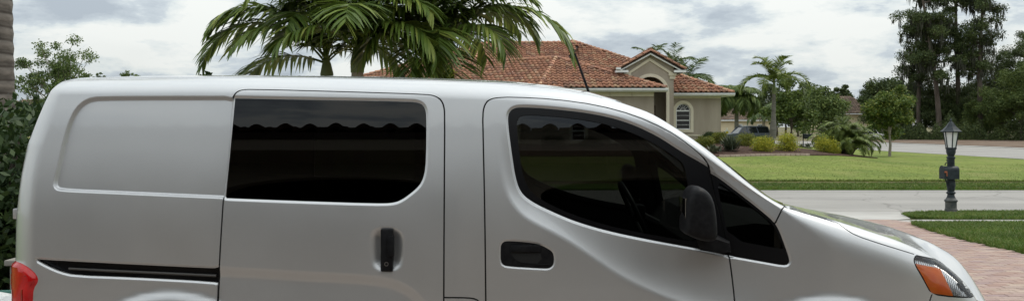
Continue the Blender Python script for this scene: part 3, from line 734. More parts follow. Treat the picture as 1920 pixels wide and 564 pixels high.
# ---- our own house, behind the photographer: it shows mirrored in the van
O = empty('garage_wing', (0, -5.2, 0), 'stucco garage wing with arched openings and tiled eave facing the van', 'house')
M2 = lambda u, z, d: (u, -5.0-d, z)
op = [arch_poly(-2.55, .15, .0, 2.02)[0:], arch_poly(1.15, 3.85, .0, 2.02), arch_poly(-6.25, -3.55, .0, 2.02)]
def seg_arch(u0, u1, z0, zs, rise, n=16):
    c = (u0+u1)/2; return [(u1, z0)]+[(c+(u1-u0)/2*math.cos(math.pi*k/n), zs+rise*math.sin(math.pi*k/n)) for k in range(n+1)]+[(u0, z0)]
op = [seg_arch(a, a+2.5, .02, 1.95, .52) for a in (-6.4, -3.05, .3, 3.65)]
mb = MB(); sheet(mb, [(-9, 0), (9, 0), (9, 2.86), (-9, 2.86)], op, M2, .3); mb.build('wall', 'stucco_shade', O)
for q in op:
    mb = MB(); c = (q[0][0]+q[-1][0])/2; outer = [(c+(u-c)*1.13, (z-.02)*1.045+.02) for u, z in q]
    sheet(mb, outer, [[(u, z-.001) for u, z in q]], lambda u, z, d: (u, -4.955-d, z), .1); mb.build('arch_surround', 'stucco_shade', O)
mb = MB(); mb.box((0, -9.2, 1.45), (18, .2, 2.9)); mb.box((0, -7.2, 2.88), (18, 4.3, .1)); mb.box((-9, -7.2, 1.45), (.2, 4, 2.9)); mb.box((9, -7.2, 1.45), (.2, 4, 2.9)); mb.build('garage_room', 'dark_room', O)
mb = MB(); mb.box((0, -4.66, 2.84), (18.6, .72, .06)); mb.build('soffit', 'stucco_shade', O)
mb = MB(); mb.box((0, -4.28, 2.93), (18.6, .05, .22)); mb.build('fascia', 'stucco_shade', O)
pl = [(-9.3, -4.22, 3.05), (9.3, -4.22, 3.05), (9.3, -8.2, 3.95), (-9.3, -8.2, 3.95)]
roof_face(O, [pl], seed=40, p=.26, tiles='shaded_tile')

# ---- far houses
def far_house(name, X, d, wdt, dep, hz, label, z=-.4, roofz=2.0, two=False, mat='far_cream'):
    h = empty(name, (X, Y_(d), z), label, 'house'); M = mapper(X-wdt/2, Y_(d)); z1 = z+hz
    ops = []; n = max(2, int(wdt/3.2))
    for fl in range(2 if two else 1):
        for k in range(n):
            u = wdt*(k+.5)/n-.5; zz = z+.9+fl*2.9; ops.append([(u, zz), (u+1.0, zz), (u+1.0, zz+1.3), (u, zz+1.3)])
    mb = MB(); sheet(mb, [(0, z), (wdt, z), (wdt, z1), (0, z1)], ops, M, .2); mbox(mb, M, 0, .2, z, z1, .2, dep); mbox(mb, M, wdt-.2, wdt, z, z1, .2, dep); mbox(mb, M, .2, wdt-.2, z, z1, dep-.2, dep); mb.build('wall', mat, h)
    for q in ops:
        mb = MB(); frame_boxes(mb, M, q[0][0]-.08, q[1][0]+.08, q[0][1]-.08, q[2][1]+.08, .12, -.03, .08); w = mb.build('window', 'white_vinyl', h)
        mb = MB(); mbox(mb, M, q[0][0]+.03, q[1][0]-.03, q[0][1]+.03, q[2][1]-.03, .05, .07); mb.build('pane', 'house_glass', w)
    o = .6; r = [V3(X-wdt/2-o, d-o, z1), V3(X+wdt/2+o, d-o, z1), V3(X+wdt/2+o, d+dep+o, z1), V3(X-wdt/2-o, d+dep+o, z1), V3(X-wdt/2+dep/2, d+dep/2, z1+roofz), V3(X+wdt/2-dep/2, d+dep/2, z1+roofz)]
    mb = MB(); mb.add(r, [(0, 1, 5, 4), (1, 2, 5), (2, 3, 4, 5), (3, 0, 4), (3, 2, 1, 0)]); rr = mb.build('roof', 'far_roof', h)
    V, Q = tile_face([r[0], r[1], r[5], r[4]], 3, .45, .5); tag(mesh_obj('roof_tiles', V, Q, 'far_tile', rr), kind='stuff')
    mb = MB(); mbox(mb, M, -o, wdt+o, z1-.2, z1-.02, -o-.06, -o+.0); mb.build('fascia', 'white_vinyl', h); return h
far_house('cream_house', 38.0, 142, 11, 9, 3.0, 'pale yellow house glimpsed between palms beyond the parked suv', roofz=1.9)
far_house('tan_roof_house', 60.5, 150, 11, 9, 4.2, 'tan tiled house roof rising behind the small street tree', roofz=3.1)
far_house('grey_roof_house', -51.5, 88, 12, 9, 2.9, 'low grey roofed house behind the leafy tree beside the palm trunk', roofz=1.9)
# ------------------------------------------------------------------ the van
def paint_mat():
    m, nt, o = new_mat('silver_paint'); p = principled(nt, o, .44, .78, .5, 1.0)
    p.inputs['Coat Roughness'].default_value = .04; p.inputs['Coat IOR'].default_value = 1.45
    fl = noise(nt, 900, 2, .7)
    c = ramp(nt, fl, [(.3, (.545, .548, .555)), (.7, (.615, .618, .625))])
    dirt = ramp(nt, noise(nt, 1.6, 6, .6), [(.35, (.965, .962, .957)), (.65, (1, 1, 1))])
    nt.links.new(mixc(nt, 1.0, c, dirt, 'MULTIPLY'), p.inputs['Base Color'])
    rr = nt.nodes.new('ShaderNodeMapRange'); rr.inputs[1].default_value = .3; rr.inputs[2].default_value = .7; rr.inputs[3].default_value = .40; rr.inputs[4].default_value = .45
    nt.links.new(noise(nt, 3, 5), rr.inputs[0]); nt.links.new(rr.outputs[0], p.inputs['Roughness'])
    return m
paint_mat()
pm('black_plastic', (.007, .007, .008), .5, 0, .12, col2=(.014, .014, .015), nscale=40, bmp=.15, bscale=900, bdist=.001)
pm('seal_rubber', (.006, .006, .006), .8)
pm('black_trim', (.006, .006, .007), .25, 0, .22)
pm('rail_metal', (.09, .085, .08), .45, .8)
pm('trim_cloth', (.016, .016, .017), .9, bmp=.3, bscale=400)
pm('seat_cloth', (.02, .02, .022), .95, bmp=.3, bscale=300)
pm('tyre_rubber', (.018, .018, .018), .85, col2=(.03, .029, .027), nscale=12)
pm('rim_metal', (.5, .5, .51), .35, .9)
pm('chrome', (.75, .75, .76), .12, 1.0)
pm('lock_metal', (.35, .35, .36), .3, 1.0)
glass('privacy_glass', (.04, .042, .045), ior=1.42)
glass('tinted_glass', (.165, .172, .165), ior=1.5)
glass('clear_glass', (.75, .82, .78), ior=1.5)
glass('lens_glass', (.95, .96, .96), ior=1.38)
def lamp_mat(name, a, b, rough=.25, rib=0, metal=0.):
    m, nt, o = new_mat(name); p = principled(nt, o, rough, metal, .4, .35)
    nt.links.new(ramp(nt, noise(nt, 22, 4), [(.35, a), (.68, b)]), p.inputs['Base Color'])
    if rib:
        w = nt.nodes.new('ShaderNodeTexWave'); w.bands_direction = 'X'; w.inputs['Scale'].default_value = rib; w.inputs['Distortion'].default_value = .6
        g = nt.nodes.new('ShaderNodeNewGeometry'); nt.links.new(g.outputs['Position'], w.inputs['Vector'])
        bump(nt, p, w.outputs['Fac'], .8, .006)
    return m
lamp_mat('amber_lens', (.95, .17, .008), (1.0, .24, .016), .3)
lamp_mat('amber_dark', (.10, .03, .004), (.16, .05, .008), .3)
lamp_mat('red_lens', (.46, .004, .006), (.64, .010, .010), .12)
lamp_mat('red_dark', (.24, .003, .004), (.34, .006, .006), .2)
lamp_mat('reflector', (.62, .62, .63), (.88, .88, .90), .25, 26, .7)

VAN = empty('panel_van', (0, W, 0), 'silver panel van with dark sliding door window parked on the brick driveway', 'van')

def TS(px, k=2, closed=True, step=.012):
    p = chaikin(px, k, closed) if k else np.asarray(px, float)
    return resample(to_ts(resample(p, 4, closed)), step, closed)
def offset(c, d, closed=True):
    if closed: tg = np.roll(c, -1, 0)-np.roll(c, 1, 0)
    else: tg = np.gradient(c, axis=0)
    tg /= np.maximum(np.hypot(tg[:, 0], tg[:, 1]), 1e-9)[:, None]
    n = np.stack([-tg[:, 1], tg[:, 0]], 1)
    return c+n*d
def ccw(c):
    a = np.sum(c[:, 0]*np.roll(c[:, 1], -1)-np.roll(c[:, 0], -1)*c[:, 1]); return c if a > 0 else c[::-1]

SD = ccw(TS([(436,186),(439,178),(444,172.5),(452,169),(470,167.5),(640,172),(800,177),(816,180),(827,187),(832,198),(834,212),(833,350),(832,564),(832,740),(412,740),(409,620),(408,560),(409,530),(411,500),(415,430),(419,370),(428,290)], 1))
FD = ccw(TS([(912,740),(911,564),(909,400),(906,260),(905,215),(908,198),(915,188),(928,183.5),(960,182),(1040,186),(1120,197),(1190,216),(1250,243),(1290,268),(1318,291),(1331,308),(1336,325),(1346,370),(1361,430),(1370,475),(1376,520),(1380,564),(1386,740)], 1))
G1 = ccw(TS([(440,184),(440,184),(600,187),(770,190),(789,193),(797,202),(799.5,220),(798.5,300),(795,330),(786,348),(770,362),(752,375),(735,380.5),(700,381),(560,376.5),(422,371),(422,371),(430,290)], 1))
FW = ccw(TS([(952,230),(953,212),(961,203),(976,200),(1030,203),(1110,212),(1170,226),(1230,252),(1280,284),(1318,304),(1341,318),(1352,362),(1368,425),(1382,476),(1380,484),(1350,476),(1310,467),(1220,451),(1140,434),(1080,416),(1040,399),(1000,380),(977,362),(967,335),(960,290)], 2))
FG = ccw(TS([(969,236),(970,222),(980,214),(1040,217),(1110,226),(1165,240),(1220,263),(1270,294),(1284,305),(1291,330),(1306,420),(1312,452),(1300,455),(1220,441),(1145,425),(1088,407),(1048,391),(1012,372),(992,355),(981,330),(974,290)], 2))
QW = ccw(TS([(1328,318),(1345,328),(1365,342),(1400,369),(1440,402),(1455,416),(1464,430),(1475,460),(1484,488),(1483,496),(1474,499),(1430,491.5),(1378,482.5),(1366,480),(1360,455),(1342,378),(1330,330)], 1))
QG = ccw(TS([(1349,340),(1365,349),(1400,375),(1440,408),(1452,420),(1459,432),(1475,468),(1470,468.5),(1372,450),(1358,385)], 1))
RP = ccw(TS([(560,180),(190,180),(165,183.5),(147,195),(133,215),(122,245),(112,285),(103,325),(98,343),(100,354),(110,359),(200,363),(560,379)], 2))
RC = ccw(TS([(64,485),(80,486.5),(200,493),(395,502.5),(407,502),(413,496),(413,532),(400,527.5),(250,519.5),(140,515.5),(112,509),(85,497)], 1))
HC = ccw(TS([(938.6,462),(941,455),(948,451),(982,453),(1008.6,456.6),(1026,464.6),(1037,472.5),(1039,483),(1038,495.6),(1031,502.7),(1019,503),(950,499),(942,495.6),(938.6,488.5)], 1))
CUP = ccw(TS([(692,450),(694,437),(703,428),(717,425),(738,426),(751,432),(758,444),(759,462),(758,485),(754,498),(745,506),(730,510),(712,509),(700,502),(693,490)], 2))
HL = ccw(TS([(1715,479),(1718,478),(1769,488),(1800,508),(1821,537),(1832,558),(1790,557.5),(1746,552),(1732,526),(1711,490)], 1))
AMB = ccw(TS([(1719,493),(1765,501),(1778,527),(1791,555),(1747,549.5),(1734,525)], 0, step=.008))
TLr = to_ts(resample(chaikin([(30,489),(44,494),(61.5,506),(72,519),(71,530),(63,539),(61.5,564),(61,640)], 2, False), 4, False))
TL = ccw(resample(np.concatenate([TLr, [[XR+.0005, .62], [XR+.0005, TLr[0][1]-.002]]]), .012))
HOODL = TS([(1482,384),(1500,387),(1520,394),(1555,409),(1572,418),(1584,428),(1604,441),(1649,456),(1714,476)], 1, False)
HOODF = TS([(1718,478),(1769,488),(1800,508),(1821,537),(1832,558)], 1, False)
APS = TS([(1475,381),(1466,400),(1457,419)], 0, False)
BMP = TS([(1747,553),(1743,562),(1740,620),(1735,740)], 1, False)
FLAP = TS([(833,557),(880,557.5),(893,560),(901,567),(904,600)], 1, False)
_tt = np.arange(-2.0, .42, .012)
_q = section(_tt); DITCH = np.stack([_tt, _q[1]+_q[7]*.80], 1)
_c = lambda t: [t, float(smax(np.array(t)))-.0005]
HOOD = np.concatenate([HOODL, HOODF, [[XN-.01, HOODF[-1][1]], _c(XN-.01), _c(2.4), _c(2.2), _c(2.0), _c(1.8), _c(1.6), _c(1.47)]])
COWLn = TS([(1478,382.5),(1493,388),(1511,396),(1553,412),(1571,419.5)], 0, False)
_ws_edge = np.arange(.46, 1.24, .03); _q = section(_ws_edge)
WSC = np.concatenate([np.stack([_ws_edge, _q[1]+_q[7]*.98], 1), [to_ts([(1474,380)])[0], _c(1.47), _c(1.3), _c(1.1), _c(.9), _c(.62)]])
COWL = np.concatenate([[to_ts([(1474,380)])[0]], COWLn[1:], HOODL[::-1][len(HOODL)//2:], [_c(1.47)]])
CREASE = TS([(932,215),(934,270),(940,325),(950,365),(968,393),(992,413),(1050,442),(1105,478),(1152,511),(1200,537),(1261,562),(1330,585),(1400,600)], 2, False)
SHO = np.concatenate([CREASE, [[1.6, CREASE[-1][1]], [1.6, 1.9], [CREASE[0][0], 1.9]]])
BAND = TS([(390,507),(600,519),(690,524),(735,531),(765,544),(790,566),(805,600)], 2, False)
WHEELS = [(-1.50, .315), (1.40, .315)]

def shoulder(d, w=.012):
    r = np.where(d < -w, 0, np.where(d > w, d, (d+w)**2/(4*w)))
    return .036*(1-np.exp(-r/.088))
def disp(t, s):
    p = np.stack([t, s], 1); d = np.zeros(len(t))
    def m(lo, hi, fn, pad=.05):
        k = (t > lo[0]-pad) & (t < hi[0]+pad) & (s > lo[1]-pad) & (s < hi[1]+pad)
        if k.any(): d[k] += fn(p[k])
    def sd(poly): return lambda q: np.where(inside(poly, q), 1, -1)*pdist(poly, q)
    m(RP.min(0), RP.max(0), lambda q: .020*sstep(0, .015, sd(RP)(q))*~inside(SD, q))
    for G, dp, w in ((G1, .008, .012), (FW, .008, .011), (QW, .006, .010)):
        m(G.min(0), G.max(0), lambda q: dp*sstep(-w, 0, sd(G)(q)))
    m(RC.min(0), RC.max(0), lambda q: .006*sstep(-.011, 0, sd(RC)(q))*~inside(SD, q))
    m(HC.min(0), HC.max(0), lambda q: .004*sstep(-.009, 0, sd(HC)(q)))
    m(CUP.min(0), CUP.max(0), lambda q: .025*sstep(-.006, .052, sd(CUP)(q)))
    m(TL.min(0), TL.max(0), lambda q: -.016*sstep(-.001, .02, sd(TL)(q)))
    m(SHO.min(0), SHO.max(0), lambda q: shoulder(np.where(inside(SHO, q), 1, -1)*pdist(CREASE, q, False))*(1-sstep(1.28, 1.6, q[:, 1]))*(1-sstep(1.0, 1.5, q[:, 0])), .02)
    zb = np.interp(t, BAND[:, 0], BAND[:, 1])
    k = (t > BAND[0][0]-.02) & (t < BAND[-1][0]+.35) & (s < 1.3)
    if k.any(): k[k] = inside(SD, p[k])
    if k.any():
        sg = np.where((s[k] < zb[k]) & (t[k] < BAND[-1][0]), 1, -1)*pdist(BAND, p[k], False)
        d[k] += .013*sstep(-.028, .028, sg)*np.exp(-np.maximum(sg-.028, 0)/.22)
    for (wx, wz), rf in zip(WHEELS, (.565, .545)):
        rr = np.hypot(t-wx, s-wz); d -= .020*(1-sstep(rf-.06, rf, rr))
    return d
def nrm(fn, t, s, e=.0012):
    a = (fn(t+e, s)-fn(t-e, s)); b = (fn(t, s+e)-fn(t, s-e)); n = np.cross(a, b)
    return n/np.maximum(np.linalg.norm(n, axis=1), 1e-12)[:, None]
def P1(t, s):
    return P0(t, s)-nrm(P0, t, s)*disp(t, s)[:, None]

# one triangulation of the whole side, then split into panels
GAP = .0034
seams = [(SD, True), (FD, True), (APS, False), (HOODL[len(HOODL)//3:], False), (HOODF, False), (BMP, False), (FLAP, False), (DITCH, False)]
gaps = [GAP]*7+[.0030]
cons = []
for (c, cl), g in zip(seams, gaps):
    if cl: cons += [(offset(c, g), True), (offset(c, -g), True)]
    else: cons.append((np.concatenate([offset(c, g, False), offset(c, -g, False)[::-1]]), True))
for c in (G1, FW, FG, QW, QG, RC, HC, HL, AMB, TL): cons.append((c, True))
for c, o_ in [(c, -w*k) for c, w in ((G1, .012), (FW, .011), (QW, .010), (RC, .011), (HC, .009)) for k in (.3, .65, 1, 1.3)]+[(CUP, k) for k in (-.006, .002, .010, .019, .028, .037, .046)]+[(HL, .007), (TL, .004), (TL, .009), (TL, .016)]:
    cons.append((offset(c, o_), True))
cons += [(HOOD, True), (WSC, True), (COWL, True)]+[(offset(CREASE, k, False), False) for k in (-.012, -.004, .004, .012)]+[(offset(BAND, k, False), False) for k in (-.028, -.014, .0, .014, .028)]
ARCH = []
for wx, wz in WHEELS:
    w = np.linspace(0, 2*np.pi, 90, endpoint=False); c = np.stack([wx+.375*np.cos(w), wz+.375*np.sin(w)], 1); ARCH.append(c); cons.append((c, True))
for k in (-.003, 0, .0042, .0075, .0108, .015, .018):
    c = offset(RP, k); o_ = ~inside(SD, c); i0 = int(np.argmax(o_ & ~np.roll(o_, 1))); c = np.roll(c, -i0, 0); o_ = np.roll(o_, -i0); cons.append((c[:int(np.argmin(o_))], False))
tg = [XR+.0005]
while tg[-1] < XN-.012:
    t_ = tg[-1]; sl_ = abs(float(inset(np.array(t_+.002))-inset(np.array(t_+.0005))))/.0015
    tg.append(t_+.019/math.sqrt(1+sl_*sl_))
tg[-1] = XN-.01
tg = np.array(tg); top = smax(tg)-.0004
DOM = np.concatenate([np.stack([tg, np.full(len(tg), .30)], 1), np.stack([tg[::-1], top[::-1]], 1)])
cons.append((DOM, True))
pts = []
for t_, tp in zip(tg[1:-1], top[1:-1]):
    q = section(np.array(t_)); zA, Lr = float(q[1]), float(q[7])
    ss = np.concatenate([np.arange(.32, zA, .019), np.arange(zA, zA+Lr, .0095), np.arange(zA+Lr, tp-.01, .03)])
    pts.append(np.stack([np.full(len(ss), t_)+(np.arange(len(ss)) % 2)*.004, ss], 1))
pts = np.concatenate(pts)
near = np.ones(len(pts), bool)
for c, cl in cons:
    lo, hi = c.min(0)-.01, c.max(0)+.01
    k = np.where(near & (pts > lo).all(1) & (pts < hi).all(1))[0]
    if len(k): near[k] &= pdist(c, pts[k], cl) > .0035
V2, T2 = cdt(pts[near], cons)
cen = V2[T2].mean(1)
# drop what lies outside the outline and slivers
ar = np.cross(V2[T2[:, 1]]-V2[T2[:, 0]], V2[T2[:, 2]]-V2[T2[:, 0]])
T2 = np.where((ar < 0)[:, None], T2[:, ::-1], T2)
keep = inside(DOM, cen) & (abs(ar) > 1e-9)
for c in ARCH: keep &= ~inside(c, cen)
T2, cen = T2[keep], cen[keep]
cls = np.full(len(T2), '', dtype=object)
def mark(name, mask): cls[(cls == '') & mask] = name
near_seam = np.zeros(len(T2), bool)
for (c, cl), g in zip(seams, gaps):
    near_seam |= pdist(c, cen, cl) < g*1.02
in_ = {k: inside(v, cen) for k, v in dict(SD=SD, FD=FD, G1=G1, FW=FW, FG=FG, QW=QW, QG=QG, RC=RC, HC=HC, HL=HL, AMB=AMB, TL=TL, HOOD=HOOD, WSC=WSC, COWL=COWL, HLI=offset(HL, .007)).items()}
mark('amber', in_['AMB'] & in_['HL'])
mark('reflector', in_['HLI'])
mark('lamp_surround', in_['HL'])
mark('seal', near_seam)
mark('rail_channel', in_['RC'] & ~in_['SD'])
mark('handle_cup', in_['HC'])
mark('slide_glass', in_['G1'] & in_['SD'])
mark('front_glass', in_['FG'])
mark('front_frame', in_['FW'] & in_['FD'])
mark('quarter_glass', in_['QG'])
mark('quarter_trim', in_['QW'] & ~in_['FD'])
mark('tail', in_['TL'])
mark('sliding_door', in_['SD'])
mark('front_door', in_['FD'])
mark('windshield', in_['WSC'])
mark('cowl', in_['COWL'])
mark('hood', in_['HOOD'])
fx = np.interp(cen[:, 1], [.3, .6, 1.0, 1.25], [.98, .98, .97, 1.2])
bx = np.interp(cen[:, 1], BMP[::-1, 1], BMP[::-1, 0])
mark('bumper', (cen[:, 0] > bx) & (cen[:, 1] < BMP[0][1]+.2))
mark('rear_bumper', (cen[:, 0] < -1.98) & (cen[:, 1] < .55))
aps_t = np.interp(cen[:, 1], [APS[-1][1], APS[0][1]], [APS[-1][0], APS[0][0]])
mark('fender', (cen[:, 0] > .9) & (cen[:, 0] > aps_t-.0) & (cen[:, 1] < 1.26) & (cen[:, 0] > fx))
for nm_ in ('fender', 'bumper', 'hood', 'cowl', 'windshield', 'tail', 'quarter_trim'):      # hand stray slivers to the body
    ix_ = np.where(cls == nm_)[0]; Tn = T2[ix_]; par = {int(v): int(v) for v in np.unique(Tn)}
    def find(a):
        while par[a] != a: par[a] = par[par[a]]; a = par[a]
        return a
    for a_, b_, c_ in Tn:
        ra = find(int(a_)); par[find(int(b_))] = ra; par[find(int(c_))] = find(ra)
    lab = np.array([find(int(a_)) for a_ in Tn[:, 0]]); u_, n_ = np.unique(lab, return_counts=True); cls[ix_[lab != u_[n_.argmax()]]] = 'body'
mark('body', cls == '')
POS = P1(V2[:, 0], V2[:, 1]); NRM = nrm(P1, V2[:, 0], V2[:, 1])
bad = ~np.isfinite(NRM).all(1) | (np.linalg.norm(NRM, axis=1) < .5); NRM[bad] = (0, -1, 0)
NBASE = nrm(P0, V2[:, 0], V2[:, 1]); NBASE[~np.isfinite(NBASE).all(1)] = (0, -1, 0)
FLAT = {'slide_glass', 'front_glass', 'front_frame', 'quarter_glass', 'quarter_trim', 'handle_cup', 'windshield'}

def panel(name, names, mat, parent, push=0., flange=.014, side=1, inner=False):
    T = T2[np.isin(cls, names)]
    if not len(T): return None
    u, inv = np.unique(T, return_inverse=True); T = inv.reshape(-1, 3)
    Nn = (NBASE if names[0] in FLAT else NRM)[u].copy(); P = (P0(V2[u, 0], V2[u, 1])-Nn*.008 if names[0] == 'slide_glass' else POS[u])-NBASE[u]*push; T = T.copy()
    if inner: T = T[:, ::-1]; Nn = -Nn
    Vs, Ns, Ts = [P], [Nn], [T]
    if flange:
        e = np.concatenate([T[:, [0, 1]], T[:, [1, 2]], T[:, [2, 0]]]); key = np.sort(e, 1); kk = key[:, 0]*len(P)+key[:, 1]
        _, ix, cn = np.unique(kk, return_index=True, return_counts=True); e = e[ix[cn == 1]]
        a, b = P[e[:, 0]], P[e[:, 1]]; lat = np.cross(b-a, Nn[e[:, 0]]); lat /= np.maximum(np.linalg.norm(lat, axis=1), 1e-9)[:, None]
        a2, b2 = a-Nn[e[:, 0]]*flange, b-Nn[e[:, 1]]*flange
        k = len(P); m = len(e)
        Vs += [a, b, b2, a2]; Ns += [lat]*4; i = np.arange(m)
        Ts += [np.stack([k+m+i, k+i, k+3*m+i], 1), np.stack([k+m+i, k+3*m+i, k+2*m+i], 1)]
    P, Nn, T = np.concatenate(Vs), np.concatenate(Ns), np.concatenate(Ts)
    if side < 0:
        P = P.copy(); P[:, 1] = 2*W-P[:, 1]; Nn = Nn*[1, -1, 1]; T = T[:, ::-1]
    return mesh_obj(name, P, T, mat, parent, True, None, Nn)

SKIN = ['body', 'sliding_door', 'front_door', 'fender', 'hood', 'bumper', 'rear_bumper', 'cowl', 'seal', 'front_frame', 'quarter_trim', 'rail_channel', 'handle_cup', 'tail']
for sd_ in (1, -1):
    panel('body_shell', ['body'], 'silver_paint', VAN, side=sd_)
    a = panel('sliding_door', ['sliding_door'], 'silver_paint', VAN, side=sd_)
    panel('window_glass', ['slide_glass'], 'privacy_glass', a, side=sd_, flange=.004)
    b = panel('front_door', ['front_door'], 'silver_paint', VAN, side=sd_)
    panel('window_frame', ['front_frame'], 'black_trim', b, side=sd_, flange=.02)
    panel('window_glass', ['front_glass'], 'tinted_glass', b, push=.006, flange=0, side=sd_)
    panel('handle_cup', ['handle_cup'], 'black_plastic', b, push=.001, side=sd_)
    q = panel('quarter_window_trim', ['quarter_trim'], 'black_trim', VAN, side=sd_, push=.001)
    panel('quarter_glass', ['quarter_glass'], 'tinted_glass', q, push=.004, flange=0, side=sd_)
    panel('front_fender', ['fender'], 'silver_paint', VAN, side=sd_)
    panel('hood', ['hood'], 'silver_paint', VAN, side=sd_)
    panel('front_bumper', ['bumper'], 'silver_paint', VAN, side=sd_)
    panel('rear_bumper', ['rear_bumper'], 'silver_paint', VAN, side=sd_)
    panel('cowl', ['cowl'], 'black_plastic', VAN, push=.012, side=sd_)
    panel('windshield', ['windshield'], 'clear_glass', VAN, push=.003, flange=0, side=sd_)
    c = panel('slide_rail_channel', ['rail_channel'], 'black_trim', VAN, push=.022, flange=0, side=sd_)
    panel('panel_seal', ['seal'], 'seal_rubber', VAN, push=.010, flange=0, side=sd_)
    h = panel('headlight', ['lamp_surround'], 'black_trim', VAN, push=.001, flange=.03, side=sd_)
    panel('reflector', ['reflector'], 'reflector', h, push=.022, flange=0, side=sd_)
    panel('turn_signal', ['amber'], 'amber_lens', h, push=.008, flange=.014, side=sd_)
    panel('lens', ['reflector', 'amber'], 'lens_glass', h, push=.001, flange=0, side=sd_)
    tl = panel('tail_light', ['tail'], 'red_lens', VAN, side=sd_, flange=.03)
    panel('interior_trim', SKIN, 'trim_cloth', VAN, push=.035, flange=0, side=sd_, inner=True)

def vpt(px, py, out_=0.):
    q = to_ts([(px, py)]); p = P1(q[:, 0], q[:, 1]); n = nrm(P1, q[:, 0], q[:, 1]); return (p+n*out_)[0]
def both(mb, name, mat, parent=VAN, smooth=True):
    o = mb.build(name, mat, parent, smooth)
    m2 = MB(); m2.add([(x, 2*W-y, z) for x, y, z in mb.v], mb.f); m2.build(name, mat, parent, smooth); return o

# tail light divisions: darker bands just proud of the lens
for pa, mt in (([(26,512),(52,515),(66,523),(60,535),(27,533)], 'red_dark'), ([(31,541),(48,541),(48,600),(31,600)], 'red_dark')):
    mb = MB(); P = [vpt(x, y, .0022) for x, y in pa]; P2 = [vpt(x, y, -.004) for x, y in pa]; n = len(P)
    mb.add(P+P2, [tuple(range(n))]+[(i, (i+1) % n, n+(i+1) % n, n+i) for i in range(n)]); both(mb, 'lens_division', mt, VAN, False)
# slide rail
mb = MB(); mb.tube([vpt(x, y, -.014) for x, y in ((125,504),(200,508),(300,512.5),(403,517.5))], [.006, .007, .007, .007], 8); both(mb, 'slide_rail', 'rail_metal')
# sliding door pull
def rbox(px0, py0, px1, py1, y0, y1, bev):
    x0, z1 = unpx(px0, py0, (y0+y1)/2); x1, z0 = unpx(px1, py1, (y0+y1)/2)
    return ((x0+x1)/2, (y0+y1)/2, (z0+z1)/2), (x1-x0, y1-y0, z1-z0), bev
ys_ = float(P0(to_ts([(725, 468)])[:, 0], to_ts([(725, 468)])[:, 1])[0][1])
mb = MB(); c_, d_, b_ = rbox(714.5, 428.5, 737.5, 507, ys_-.010, ys_+.030, .006); mb.box(c_, d_, bev=b_); both(mb, 'door_pull', 'black_plastic')
mb = MB(); c_, d_, b_ = rbox(727, 442, 739, 480, ys_-.016, ys_+.01, .004); mb.box(c_, d_, bev=b_); both(mb, 'pull_lever', 'black_plastic')
kx, kz = unpx(724.8, 494, ys_-.006); mb = MB()
mb.tube([(kx, ys_-.008, kz), (kx, ys_-.0125, kz)], .0095, 16); both(mb, 'lock_ring', 'lock_metal')
mb = MB(); mb.tube([(kx, ys_-.009, kz), (kx, ys_-.0132, kz)], .006, 12); both(mb, 'lock_cylinder', 'black_plastic')
# front door handle: grip bar over a flat dark sheet imitating the recess shade
p_ = vpt(985, 470); yh = float(p_[1])
mb = MB(); c_, d_, b_ = rbox(957, 459, 1013, 472, yh-.012, yh+.006, .006); mb.box(c_, d_, bev=b_); both(mb, 'door_handle_grip', 'black_plastic')
mb = MB(); pl = [(957,472),(1013,473),(1016,484),(1008,494),(975,491),(964,484)]
mb.add([vpt(x, y, .0012) for x, y in pl], [tuple(range(len(pl)))]); both(mb, 'hollow_shade', 'seal_rubber', VAN, False)
mb = MB(); mb.tube([vpt(975, 492, .001), vpt(1008, 495.5, .001), vpt(1030, 495.5, .001)], .0016, 6); both(mb, 'handle_ridge', 'black_plastic')
# door mirror
o2 = chaikin([(1279,392),(1282,368),(1290,352),(1300,347),(1312,350),(1326,362),(1334,384),(1338,420),(1338,446),(1322,449),(1303,445),(1281,436),(1277,428)], 2)
base_y = -.215; o3 = np.array([unpx(x, y, -.15) for x, y in o2]); ctr = o3.mean(0)
mb = MB(); prof = [(-.252, .55), (-.247, .78), (-.235, .92), (-.215, 1.0), (-.16, 1.02), (-.10, .99), (-.075, .9), (-.065, .7)]
n = len(o3); Vm = []
for y, k in prof:
    for x, z in o3: Vm.append((ctr[0]+(x-ctr[0])*k, y, ctr[1]+(z-ctr[1])*(.3+.7*k)))
Fm = [(i*n+j, i*n+(j+1) % n, (i+1)*n+(j+1) % n, (i+1)*n+j) for i in range(len(prof)-1) for j in range(n)]
Fm += [tuple(range(n))[::-1], tuple(range((len(prof)-1)*n, len(prof)*n))]
mb.add(Vm, Fm); mir = both(mb, 'door_mirror', 'black_plastic')
mb = MB(); a0 = np.array([unpx(x, y, -.12) for x, y in ((1304,447),(1340,447),(1366,455),(1369,470),(1352,474),(1312,468))]); b0 = np.array([unpx(x, y, .03) for x, y in ((1318,440),(1345,440),(1369,452),(1371,472),(1350,474),(1322,468))])
m_ = len(a0); mb.add([(x, -.13, z) for x, z in a0]+[(x, .035, z) for x, z in b0], [tuple(range(m_)), tuple(range(2*m_-1, m_-1, -1))]+[(i, (i+1) % m_, (i+1) % m_+m_, i+m_) for i in range(m_)])
both(mb, 'mirror_foot', 'black_plastic', VAN, False)
mg = MB(); x0, z1 = unpx(1277, 366, -.15); x1, z0 = unpx(1281, 430, -.15)
mg.box((x0+.006, -.15, (z0+z1)/2), (.006, .14, (z1-z0)*.9), bev=.002); both(mg, 'mirror_glass', 'chrome')
# roof antenna
ax, az = .455, float(P0(np.array([.47]), smax(np.array([.47]))-.001)[0][2])
mb = MB(); mb.prism([(ax-.045, az-.02), (ax-.05, az+.018), (ax-.03, az+.024), (ax+.03, az+.008), (ax+.085, az-.03)], W-.02, W+.02); mb.build('antenna_base', 'black_plastic', VAN)
mb = MB(); mb.tube([(ax-.035, W, az+.012), (ax-.115, W, az+.235)], [.0075, .0055], 8); mb.build('antenna_mast', 'black_plastic', VAN, True)
